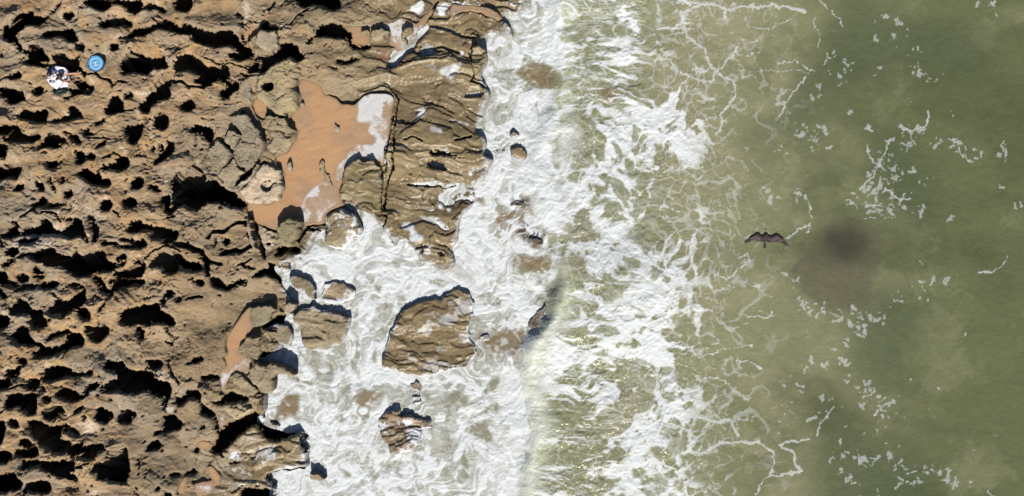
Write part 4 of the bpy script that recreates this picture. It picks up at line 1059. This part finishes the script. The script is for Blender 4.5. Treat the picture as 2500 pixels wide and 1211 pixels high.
# ------------------------------------------------------------------ plain materials for the small things
def paint(name, c, rough=.6, spec=.4, var=.15, bump=0., bs=120, sheen=0.):
    m, nt, b = nodes(name); v = math_(nt, 'ADD', 1 - var / 2, math_(nt, 'MULTIPLY', noise(nt, bs * .3, 4, .6), var))
    L(nt, mixrgb(nt, 1.0, (*c, 1), v, 'MULTIPLY'), b.inputs['Base Color']); b.inputs['Roughness'].default_value = rough
    b.inputs['Specular IOR Level'].default_value = spec
    if bump:
        bp = N(nt, 'ShaderNodeBump'); bp.inputs['Distance'].default_value = bump; L(nt, noise(nt, bs, 3, .6), bp.inputs['Height']); L(nt, bp.outputs[0], b.inputs['Normal'])
    return m
def empty(name, loc, rz=0, **kw):
    o = bpy.data.objects.new(name, None); sc.collection.objects.link(o); o.location = loc; o.rotation_euler = (0, 0, rz); o.empty_display_size = .1
    for k, v in kw.items(): o[k] = v
    return o
def mesh(name, V, F, mat, parent=None, smooth=True):
    me = bpy.data.meshes.new(name); me.from_pydata([tuple(v) for v in V], [], [tuple(f) for f in F]); me.update()
    for p in me.polygons: p.use_smooth = smooth
    if mat: me.materials.append(mat)
    o = bpy.data.objects.new(name, me); sc.collection.objects.link(o)
    if parent: o.parent = parent
    return o
def lathe(prof, n=48, cx=0, cy=0, wob=None):
    V = []; F = []
    for r, z in prof:
        for k in range(n):
            a = k * 2 * math.pi / n; rr_ = r * (wob(a, r) if wob else 1); V.append((cx + rr_ * math.cos(a), cy + rr_ * math.sin(a), z))
    for i in range(len(prof) - 1):
        for k in range(n): F.append((i * n + k, i * n + (k + 1) % n, (i + 1) * n + (k + 1) % n, (i + 1) * n + k))
    return V, F
def bar(a, b, w_, z0, z1):
    a = Vector(a); b = Vector(b); d = (b - a).normalized(); s = Vector((-d.y, d.x)) * w_ / 2
    q = [a + s, a - s, b - s, b + s]; V = [(p.x, p.y, z0) for p in q] + [(p.x, p.y, z1) for p in q]
    return V, [(3, 2, 1, 0), (4, 5, 6, 7), (0, 1, 5, 4), (1, 2, 6, 5), (2, 3, 7, 6), (3, 0, 4, 7)]
def merge(ps):
    V = []; F = []
    for v, f in ps:
        o = len(V); V += list(v); F += [tuple(i + o for i in g_) for g_ in f]
    return V, F
def ground(px, py): return float(samp(T, np.array([px * 1.0]), np.array([py * 1.0]))[0])
def skin(name, chains, mat, parent=None, sub=2):
    """chains: lists of (x, y, z, r); chains joined where points coincide; first point is the root"""
    V = []; R = []; E = []; key = {}
    def vid(p):
        k = tuple(round(c, 4) for c in p[:3])
        if k not in key: key[k] = len(V); V.append(p[:3]); R.append(p[3])
        return key[k]
    for ch in chains:
        ids = [vid(p) for p in ch]
        E += [(a, b) for a, b in zip(ids[:-1], ids[1:]) if a != b]
    me = bpy.data.meshes.new(name); me.from_pydata(V, E, []); ob = bpy.data.objects.new(name, me); sc.collection.objects.link(ob)
    md = ob.modifiers.new('s', 'SKIN'); md.use_smooth_shade = True
    if not me.skin_vertices: 
        bpy.context.view_layer.objects.active = ob
    for i, sv in enumerate(me.skin_vertices[0].data): sv.radius = (R[i], R[i]); sv.use_root = (i == 0)
    ms = ob.modifiers.new('u', 'SUBSURF'); ms.levels = sub; ms.render_levels = sub
    dg_ = bpy.context.evaluated_depsgraph_get(); m2 = bpy.data.meshes.new_from_object(ob.evaluated_get(dg_)); m2.name = name
    for p in m2.polygons: p.use_smooth = True
    m2.materials.clear(); m2.materials.append(mat)
    bpy.data.objects.remove(ob); o = bpy.data.objects.new(name, m2); sc.collection.objects.link(o)
    if parent: o.parent = parent
    return o
def blob(c, r, n=20, m=12, fn=None):
    V = []; F = []
    for i in range(m + 1):
        t = math.pi * i / m
        for k in range(n):
            p = 2 * math.pi * k / n; d = Vector((math.sin(t) * math.cos(p), math.sin(t) * math.sin(p), math.cos(t)))
            s = fn(d) if fn else 1; V.append((c[0] + d.x * r[0] * s, c[1] + d.y * r[1] * s, c[2] + d.z * r[2] * s))
    for i in range(m):
        for k in range(n): F.append((i * n + k, i * n + (k + 1) % n, (i + 1) * n + (k + 1) % n, (i + 1) * n + k))
    return V, [f[::-1] for f in F]

# ------------------------------------------------------------------ the drone's landing pad
M_PADB = paint('pad_blue_cloth', (.085, .36, .66), .45, .5, .25, .003, 40); M_WHT = paint('white_print', (.80, .84, .86), .5); M_NAVY = paint('navy_hem', (.012, .022, .085), .6)
pz = ground(232, 154) + .035
wxp, wyp = world(232, 154)
pad = empty('landing_pad', (float(wxp), float(wyp), pz), 0, label='round bright blue landing pad with a white ring and letter H on the rock', category='landing pad')
pad.rotation_euler = (math.radians(2.5), math.radians(-1.5), 0)
wb_ = lambda a, r: 1 + .008 * math.sin(3 * a + 1) + .006 * math.sin(7 * a)
V, F = lathe([(.001, .012), (.16, .010), (.30, .013), (.365, .016)], 64, wob=wb_); V += [(0, 0, .012)]; mesh('mat', V, F, M_PADB, pad)
V, F = lathe([(.355, .012), (.360, .026), (.374, .032), (.388, .024), (.392, .0), (.385, -.05), (.30, -.05)], 64, wob=wb_); mesh('rim', V, F, M_NAVY, pad)
V, F = lathe([(.235, .012), (.235, .0185), (.262, .0185), (.262, .012)], 72); mesh('ring_marking', V, F, M_WHT, pad)
k_ = 1 / 22.02 / 50 * .97; PC = lambda x, y: ((x - 590) * k_, -(y - 625) * k_)
mesh('letter_marking', *merge([bar(PC(435, 605), PC(705, 540), .026, .012, .0185), bar(PC(478, 768), PC(752, 695), .026, .012, .0186), bar(PC(570, 575), PC(600, 732), .030, .012, .0183)]), M_WHT, pad, False)
for a in (200, 318, 88):
    ca, sa_ = math.cos(math.radians(a)), math.sin(math.radians(a))
    V, F = bar((.34 * ca, .34 * sa_), (.40 * ca, .40 * sa_), .03, .02, .036); mesh('tent_loop', V, F, M_NAVY, pad, False)

# ------------------------------------------------------------------ the two people on the shelf
SK = paint('skin', (.52, .27, .18), .5, .4, .12); M_DRESS = paint('white_cloth', (.78, .75, .84), .7, .2, .1, .004, 60)
M_SHIRT = paint('blue_cloth', (.05, .12, .36), .75, .2, .3, .004, 70); M_HAIR = paint('auburn_hair', (.050, .018, .026), .45, .5, .5, .004, 200)
M_HAIR2 = paint('dark_hair', (.035, .02, .035), .45, .5, .5, .004, 200); M_BLK = paint('black_plastic', (.012, .012, .014), .35); M_SIL = paint('grey_screen', (.32, .36, .36), .2, .6)
M_JEAN = paint('dark_trousers', (.02, .022, .05), .8, .2, .3); M_GRN = paint('green_canvas', (.018, .075, .045), .8, .2, .4, .004, 60); M_EYE = paint('eyes', (.02, .015, .012), .2)
gz = float(zbase(146)) - .12
def PW(x, y, z):                     # enlargement of the group, 13.46 times, corner 110,155
    X, Y = world(x / 13.46 + 110, y / 13.46 + 155, gz); return Vector((float(X), float(Y), gz + z * .52 + .03))
def head_mesh(name, c, fwd, mat, parent, r=.098):
    """head with nose, chin, ears, brow and eye hollows; fwd is where the face looks"""
    f = Vector(fwd).normalized(); up = Vector((0, 0, 1)); s = f.cross(up).normalized(); u = s.cross(f)
    def fn(d):
        q = Vector((d.dot(f), d.dot(s), d.dot(u))); v = 1.0
        v += .28 * math.exp(-((q.y / .13) ** 2) - (((q.z + .10) / .20) ** 2)) * (q.x > 0)          # nose
        v += .14 * math.exp(-((q.y / .3) ** 2) - (((q.z + .75) / .25) ** 2)) * (q.x > 0)           # chin
        v += .06 * math.exp(-((q.y / .22) ** 2) - (((q.z + .42) / .07) ** 2)) * (q.x > 0)          # lips
        for sg in (-1, 1):
            v -= .09 * math.exp(-(((q.y - .33 * sg) / .13) ** 2) - (((q.z - .12) / .12) ** 2)) * (q.x > 0)
            v += .22 * math.exp(-(((q.y - .97 * sg) / .12) ** 2) - (((q.z + .02) / .24) ** 2) - ((q.x / .16) ** 2))   # ears
        v *= 1 - .16 * max(0, -q.z) * (abs(q.y) + .3)
        return v
    V, F = blob((0, 0, 0), (r * .92, r * .92, r * 1.18), 40, 30, fn)
    V = [Vector(c) + Vector(v) for v in V]
    return V, F, f, s, u
def hand(ch, wrist, d, up, side=1, curl=.5, s=1.0):
    d = Vector(d).normalized(); n = Vector(up).normalized(); sd_ = d.cross(n).normalized() * side; w0 = Vector(wrist[:3])
    palm = w0 + d * .045 * s; kn = w0 + d * .085 * s
    ch.append([wrist, (*palm, .026 * s), (*kn, .022 * s)])
    for i, ln in enumerate((.068, .078, .072, .056)):
        b = kn + sd_ * (.027 - .018 * i) * s; ch_ = [(*kn, .022 * s), (*b, .010 * s)]; p = b; dd = d.copy()
        for k in range(3):
            p = p + dd * ln * s * (.42, .33, .27)[k]; dd = (dd - n * curl * .8).normalized(); ch_.append((*p, (.0092, .0085, .0075)[k] * s))
        ch.append(ch_)
    b = palm + sd_ * .032 * s; t1 = b + (d * .5 + sd_ * .7).normalized() * .032 * s; t2 = t1 + (d * .9 + sd_ * .1 - n * .3).normalized() * .028 * s
    ch.append([(*palm, .026 * s), (*b, .013 * s), (*t1, .0105 * s), (*t2, .009 * s)])
def P4(v, r): return (v[0], v[1], v[2], r)
def add_person(label, hip, chest, neck, headc, fwd, arms, legs, group=None):
    root = empty('person', (hip[0], hip[1], gz), 0, label=label, category='person'); root['group'] = 'people sitting on the rock'
    inv = Vector((hip[0], hip[1], gz)); q = lambda v: Vector(v) - inv
    hip, chest, neck, headc = q(hip), q(chest), q(neck), q(headc); mid_ = (hip + chest) / 2
    ch = [[P4(hip, .125), P4(mid_, .115), P4(chest, .125), P4(neck, .052), P4(headc - Vector((0, 0, .06)), .06)]]
    for sh, el, wr, d, side, curl in arms:
        sh, el, wr = q(sh), q(el), q(wr)
        ch.append([P4(chest, .125), P4(sh, .055), P4((sh + el) / 2, .044), P4(el, .036), P4((el + wr) / 2, .033), P4(wr, .022)])
        hand(ch, P4(wr, .022), d, (0, 0, 1), side, curl)
    for h_, kn, an, toe in legs:
        h_, kn, an, toe = q(h_), q(kn), q(an), q(toe)
        ch.append([P4(hip, .125), P4(h_, .085), P4((h_ + kn) / 2, .070), P4(kn, .052), P4((kn * .6 + an * .4), .050), P4(an, .031), P4((an + toe) / 2 , .030), P4(toe, .022)])
    body = skin('body', ch, SK, root)
    V, F, f, s, u = head_mesh('head', headc, fwd, SK, root)
    me = body.data; bmv = [v.co.copy() for v in me.vertices]; fs = [tuple(p.vertices) for p in me.polygons]
    Vm, Fm = merge([(bmv, fs), (V, F)]); m2 = bpy.data.meshes.new('body'); m2.from_pydata([tuple(v) for v in Vm], [], Fm)
    for p in m2.polygons: p.use_smooth = True
    m2.materials.append(SK); body.data = m2
    for sg in (-1, 1):
        c = headc + f * .083 + s * .033 * sg + u * .014; mesh('eye', *blob(c, (.011, .011, .008), 10, 6), M_EYE, root)
    return root, q, f, s, u, body
def shell(name, body, test, off, mat, parent, rough=0.012):
    """clothing: the body's own faces pushed out a little, where test(point) holds"""
    me = body.data; nm = [v.normal.copy() for v in me.vertices]; keep = [p for p in me.polygons if all(test(me.vertices[i].co) for i in p.vertices)]
    ids = sorted({i for p in keep for i in p.vertices}); mp = {i: k for k, i in enumerate(ids)}; n = len(ids)
    V = [me.vertices[i].co + nm[i] * (off + rough * (math.sin(me.vertices[i].co.x * 41 + me.vertices[i].co.z * 23) * .5 + .5)) for i in ids]
    return mesh(name, V, [tuple(mp[i] for i in p.vertices) for p in keep], mat, parent)
def hair(name, c, f, s, u, mat, parent, back=.10, r=.112, tail=None):
    def fn(d):
        fd = d.dot(f); ud = d.dot(u)
        v = 1.0 + .03 * math.sin(d.dot(s) * 34) * (1 - abs(ud)) 
        if fd > .35 and ud < .45: v *= .80
        if fd < 0: v += back * max(0, -ud + .2)
        return v
    V, F = blob(c + u * .012 - f * .012, (r, r, r * 1.12), 36, 22, fn); ps = [(V, F)]
    if tail:
        n = 14; Vt = []; Ft = []
        for i in range(n):
            t = i / (n - 1); p = c.lerp(Vector(tail), t) + Vector((0, 0, .10 * math.sin(math.pi * t))); rr_ = .085 * (1 - t) ** .5 + .02
            for k in range(14):
                a = 2 * math.pi * k / 14; w2 = 1 + .12 * math.sin(5 * a + 6 * t); Vt.append((p.x + rr_ * w2 * math.cos(a) * .9, p.y + rr_ * w2 * math.sin(a), p.z - .02 + rr_ * .55 * math.cos(a + .7)))
        for i in range(n - 1):
            for k in range(14): Ft.append((i * 14 + k, i * 14 + (k + 1) % 14, (i + 1) * 14 + (k + 1) % 14, (i + 1) * 14 + k))
        Ft.append(tuple(range(14))[::-1]); Ft.append(tuple((n - 1) * 14 + k for k in range(14))); ps.append((Vt, Ft))
    return mesh(name, *merge(ps), mat, parent)
# sitter with the controller
hipB = PW(560, 440, .20); chB = PW(600, 480, .56); nkB = PW(650, 490, .72); hdB = PW(670, 495, .83); fB = (PW(860, 500, 0) - PW(600, 490, 0)).normalized() * .75 + Vector((0, 0, -.55))
rB, qB, f, s, u, bodyB = add_person('person in a wide white dress with long auburn hair holding a controller', hipB, chB, nkB, hdB, fB,
    [(PW(640, 385, .62), PW(700, 350, .42), PW(800, 440, .40), (PW(850, 480, 0) - PW(790, 440, 0)), -1, .9), (PW(580, 610, .62), PW(690, 640, .40), PW(800, 590, .38), (PW(850, 530, 0) - PW(800, 580, 0)), 1, .9)],
    [(PW(650, 390, .20), PW(900, 365, .34), PW(1150, 325, .14), PW(1240, 300, .16)), (PW(640, 520, .20), PW(780, 640, .40), PW(900, 690, .12), PW(965, 660, .13))])
hair('hair', qB(hdB), f, s, u, M_HAIR, rB, tail=qB(PW(460, 600, .50)))
shell('bodice', bodyB, lambda p: .10 < p.z < .48 and p.x < qB(PW(700, 0, 0)).x and (p - qB(hdB)).length > .17 and (p.z > .34 or p.x < .16), .016, M_DRESS, rB)
# skirt spread in a wide round over the rock
n_, m_ = 96, 22; V = []; F = []; c0_ = qB(PW(490, 480, 0)); top = qB(hipB)
for i in range(m_ + 1):
    t = i / m_; 
    for k in range(n_):
        a = 2 * math.pi * k / n_; R_ = .53 * (1 + .035 * math.sin(2 * a + .6) + .02 * math.sin(7 * a + 2)); r_ = .06 + (R_ - .06) * t
        cx = top.x * (1 - t) + c0_.x * t; cy = top.y * (1 - t) + c0_.y * t
        z = .22 * (1 - sst(0, .6, t)) + .19 + .022 * t * math.sin(11 * a + 3 * t) + .016 * math.sin(19 * a + 8 * t) * t + .03 * math.sin(5 * a + 9 * t) - .06 * sst(.9, 1, t) + .13 * t * math.sin(a)
        V.append((cx + r_ * math.cos(a), cy + r_ * math.sin(a), float(z)))
for i in range(m_):
    for k in range(n_): F.append((i * n_ + k, i * n_ + (k + 1) % n_, (i + 1) * n_ + (k + 1) % n_, (i + 1) * n_ + k))
mesh('skirt', V, F, M_DRESS, rB)
ctl = empty('remote_controller', PW(835, 495, .41), -.1, label='small grey drone controller held in the hands of the person in white', category='controller')
V, F = bar((-.02, -.075), (-.02, .075), .08, -.018, .012); mesh('housing', V, F, M_BLK, ctl, False)
V, F = bar((.045, -.07), (.045, .07), .07, .0, .016); mesh('screen', V, F, M_SIL, ctl, False)
for sy in (-.045, .045):
    V, F = lathe([(.001, .03), (.008, .028), (.005, .012)], 12, -.02, sy); mesh('stick', V, F, M_SIL, ctl)
# sitter in blue
hipA = PW(360, 210, .18); chA = PW(345, 290, .50); nkA = PW(315, 370, .62); hdA = PW(300, 410, .72)
rA, qA, f, s, u, bodyA = add_person('person in a blue shirt with short dark hair bent forward beside the white dress', hipA, chA, nkA, hdA, (-.25, -.75, -.55),
    [(PW(235, 270, .52), PW(195, 340, .34), PW(235, 470, .24), (.3, -.9, -.1), 1, .5), (PW(455, 290, .52), PW(470, 400, .36), PW(400, 500, .25), (-.7, -.6, -.1), -1, .5)],
    [(PW(300, 250, .18), PW(240, 420, .36), PW(210, 560, .14), PW(200, 640, .14)), (PW(420, 250, .18), PW(430, 430, .36), PW(380, 590, .14), PW(370, 670, .14))])
hair('hair', qA(hdA), f, s, u, M_HAIR2, rA, back=.03, r=.122)
shell('shirt', bodyA, lambda p: p.z > .13 and (p - qA(hdA)).length > .165 and p.z < .48 and p.y > qA(PW(0, 380, 0)).y, .018, M_SHIRT, rA)
shell('trousers', bodyA, lambda p: p.z > .10 and p.z < .36 and (p.y <= qA(PW(0, 285, 0)).y) and (p - qA(hdA)).length > .2 and (p - qA(PW(235, 470, .24))).length > .12 and (p - qA(PW(400, 500, .25))).length > .12, .014, M_JEAN, rA)
# the bag in the hollow below them
bx_ = PW(570, 945, 0); bag = empty('backpack', (bx_.x, bx_.y, ground(152, 225) + .03), .15, label='dark green and black bag lying on the rock just below the two people', category='bag')
sup = lambda d: (abs(d.x) ** 4 + abs(d.y) ** 4 + abs(d.z) ** 4) ** -.25
V, F = blob((0, 0, .06), (.22, .12, .09), 32, 20, sup); mesh('bag_body', V, F, M_GRN, bag)
V, F = blob((.02, -.05, .13), (.15, .06, .05), 24, 14, sup); mesh('pocket', V, F, M_BLK, bag)
for sx in (-.09, .09):
    V = []; F = []
    for i in range(15):
        t = i / 14; y = .13 - .24 * t; z = .15 + .05 * math.sin(math.pi * t)
        V += [(sx - .018, y, z), (sx + .018, y, z), (sx + .018, y, z + .008), (sx - .018, y, z + .008)]
    for i in range(14):
        for k in range(4): F.append((i * 4 + k, i * 4 + (k + 1) % 4, i * 4 + 4 + (k + 1) % 4, i * 4 + 4 + k))
    mesh('strap', V, F, M_BLK, bag)
mesh('handle_bar', *bar((-.08, .0), (.10, .015), .014, .20, .212), M_SIL, bag, False)

# ------------------------------------------------------------------ osprey gliding between the camera and the water
BZ = 11.5; bk = (CAM_H - BZ) / CAM_H / 50
def BW(x, y, z=0):
    return Vector(((x / 12.111 + 1780 - 1250) * bk, (605.5 - (y / 12.111 + 530)) * bk, BZ + z))
b0 = BW(1065, 640); bird = empty('osprey', b0, 0, label='brown sea eagle with a white head gliding over the green water, wings spread', category='bird'); bird.name = 'sea_eagle'
BV = []; BF = []; BC = []
def badd(V, F, col):
    o = len(BV); BV.extend([Vector(v) - b0 for v in V]); BF.extend([tuple(i + o for i in g_) for g_ in F])
    BC.extend([col] * len(V) if not isinstance(col, list) else col)
DB = np.array([.014, .008, .006]); MB_ = np.array([.034, .020, .014]); PU = np.array([.062, .043, .042]); BK = np.array([.014, .011, .014]); WH = np.array([.80, .79, .76]); RB = np.array([.045, .025, .016])
rb = random.Random(5)
def wing(st, root):
    nst = len(st); nc = 15; V = []; col = []
    # resample span
    fine_ = []
    for a in range(nst - 1):
        for k in range(6):
            t = k / 6; fine_.append(tuple(st[a][i] * (1 - t) + st[a + 1][i] * t for i in range(5)))
    fine_.append(st[-1]); n = len(fine_)
    for side in (1, -1):
        for i, (lx, ly, tx, ty, z) in enumerate(fine_):
            for j in range(nc):
                c = j / (nc - 1); jag = (8 * math.sin(i * 1.9) if j == nc - 1 else 0)
                th = .030 * math.sqrt(max(c, 0)) * (1 - c) * 2.2 + .002; p = BW(lx + (tx - lx) * c, ly + (ty - ly) * c + jag, z + .05 * math.sin(math.pi * min(1, c * 1.2)) * .6 - .02 * c + side * th * .5)
                V.append(p)
                if c < .22: q_ = DB * (.6 + c)
                elif c < .55: q_ = MB_ * (.75 + .5 * rb.random())
                else: q_ = PU * (.55 + .7 * abs(math.sin(i * 1.35))) if i / n > .3 else (MB_ * .6 + PU * .35) * (.7 + .6 * abs(math.sin(i * 1.35)))
                col.append(q_)
    F = []
    for s_ in (0, 1):
        o = s_ * n * nc
        for i in range(n - 1):
            for j in range(nc - 1):
                f_ = (o + i * nc + j, o + (i + 1) * nc + j, o + (i + 1) * nc + j + 1, o + i * nc + j + 1); F.append(f_ if s_ else f_[::-1])
    badd(V, F, col)
def feather(bx, by, tx, ty, w_, z0, z1, col, tip=None):
    a = Vector((bx, by)); b = Vector((tx, ty)); d = (b - a); s_ = Vector((-d.y, d.x)).normalized(); V = []; F = []; cl = []
    for i in range(9):
        t = i / 8; wd = w_ * (1 if t < .55 else math.sqrt(max(0, 1 - ((t - .55) / .45) ** 2)) * .9 + .1) * .5; c_ = a + d * t; z = z0 + (z1 - z0) * t * t
        for e_, zz in ((-1, .0), (0, .006), (1, .0), (0, -.004)):
            p = c_ + s_ * wd * e_; V.append(BW(p.x, p.y, z + zz)); cl.append(col * (1 - .75 * t) + (tip if tip is not None else BK) * .75 * t)
    for i in range(8):
        for k in range(4): F.append((i * 4 + k, i * 4 + (k + 1) % 4, i * 4 + 4 + (k + 1) % 4, i * 4 + 4 + k))
    badd(V, F, cl)
wing([(1065, 470, 1040, 715, .0), (1000, 500, 990, 728, .03), (950, 512, 935, 738, .06), (905, 485, 875, 728, .09), (850, 435, 800, 702, .11), (790, 430, 745, 690, .12), (700, 488, 695, 685, .12), (620, 545, 655, 690, .11), (560, 592, 610, 700, .10)], 0)
for i, (bx, by, tx, ty) in enumerate([(640, 560, 400, 742), (640, 585, 415, 760), (650, 600, 437, 772), (660, 615, 480, 772), (680, 620, 510, 762), (690, 625, 545, 745), (700, 625, 590, 722), (710, 630, 630, 702)]):
    feather(bx, by, tx + (tx - bx) * .06, ty + (ty - by) * .06, 19, .10, .15 - .008 * i, PU * (.9 - .3 * (i % 2)))
for i in range(7): feather(735 + i * 42, 600, 700 + i * 42 + 8, 700 + 6 * i, 46, .075 - .01 * i, .055 - .01 * i, PU * (.5 + .35 * (i % 2)), PU * .5)
wing([(1065, 470, 1085, 715, .0), (1140, 490, 1130, 735, .02), (1200, 522, 1190, 748, .04), (1265, 512, 1260, 748, .07), (1340, 468, 1330, 725, .09), (1390, 460, 1395, 692, .10), (1450, 500, 1450, 725, .10), (1520, 555, 1500, 760, .10), (1580, 600, 1555, 770, .09)], 0)
for i, (bx, by, tx, ty) in enumerate([(1520, 580, 1757, 850), (1510, 600, 1735, 866), (1500, 620, 1700, 862), (1495, 640, 1668, 868), (1480, 650, 1640, 840), (1465, 660, 1610, 805), (1450, 660, 1570, 785), (1440, 650, 1530, 768)]):
    feather(bx, by, tx + (tx - bx) * .06, ty + (ty - by) * .06, 19, .09, .14 - .008 * i, PU * (1.15 - .35 * (i % 2)))
for i in range(7): feather(1150 + i * 42, 610, 1150 + i * 44, 752 - 3 * i, 46, .03 + .01 * i, .02 + .01 * i, PU * (.5 + .35 * (i % 2)), PU * .5)
# tail fan
for i in range(6): feather(1055 + i * 3, 690, 1020 + i * 13, 918 + (6 if i in (2, 3) else 0), 26, -.01, -.02 + .003 * i, RB * (.9 + .4 * (i % 2)), RB * .8)
# body, neck, head, beak in one loft
prof = [(1085, 338, 3, -.02), (1078, 352, 7, -.012), (1076, 372, 17, .0), (1080, 400, 31, .012), (1083, 425, 36, .015), (1083, 450, 40, .012), (1080, 490, 66, .008), (1072, 540, 80, .005), (1066, 600, 78, .0), (1060, 660, 60, -.005), (1058, 710, 44, -.01), (1056, 760, 26, -.015)]
V = []; col = []; F = []
for i, (x, y, w_, z) in enumerate(prof):
    for k in range(20):
        a = 2 * math.pi * k / 20; V.append(BW(x + w_ * math.cos(a), y, z + w_ * bk / 12.11 * .9 * math.sin(a)))
        col.append(BK if i < 3 else (WH if i < 5 and not (i == 4 and abs(math.cos(a)) < .35) else (BK * 1.2 if i < 6 else MB_ * (.7 + .7 * rb.random()))))
for i in range(len(prof) - 1):
    for k in range(20): F.append((i * 20 + k, i * 20 + (k + 1) % 20, (i + 1) * 20 + (k + 1) % 20, (i + 1) * 20 + k))
F.append(tuple(range(20))[::-1]); F.append(tuple((len(prof) - 1) * 20 + k for k in range(20))); badd(V, F, col)
me = bpy.data.meshes.new('body'); me.from_pydata([tuple(v) for v in BV], [], BF); me.update()
for p in me.polygons: p.use_smooth = True
set_attr(me, 'col', np.array([np.array(c, float) for c in BC]))
M_BIRD, nt, b = nodes('plumage'); col = N(nt, 'ShaderNodeAttribute', attribute_name='col').outputs['Color']
L(nt, mixrgb(nt, 1.0, col, math_(nt, 'ADD', .55, math_(nt, 'MULTIPLY', noise(nt, 30, 4, .7), .9)), 'MULTIPLY'), b.inputs['Base Color']); b.inputs['Roughness'].default_value = .7
bp = N(nt, 'ShaderNodeBump'); bp.inputs['Distance'].default_value = .01; L(nt, noise(nt, 45, 4, .6), bp.inputs['Height']); L(nt, bp.outputs[0], b.inputs['Normal'])
me.materials.append(M_BIRD); bo = bpy.data.objects.new('body', me); sc.collection.objects.link(bo); bo.parent = bird
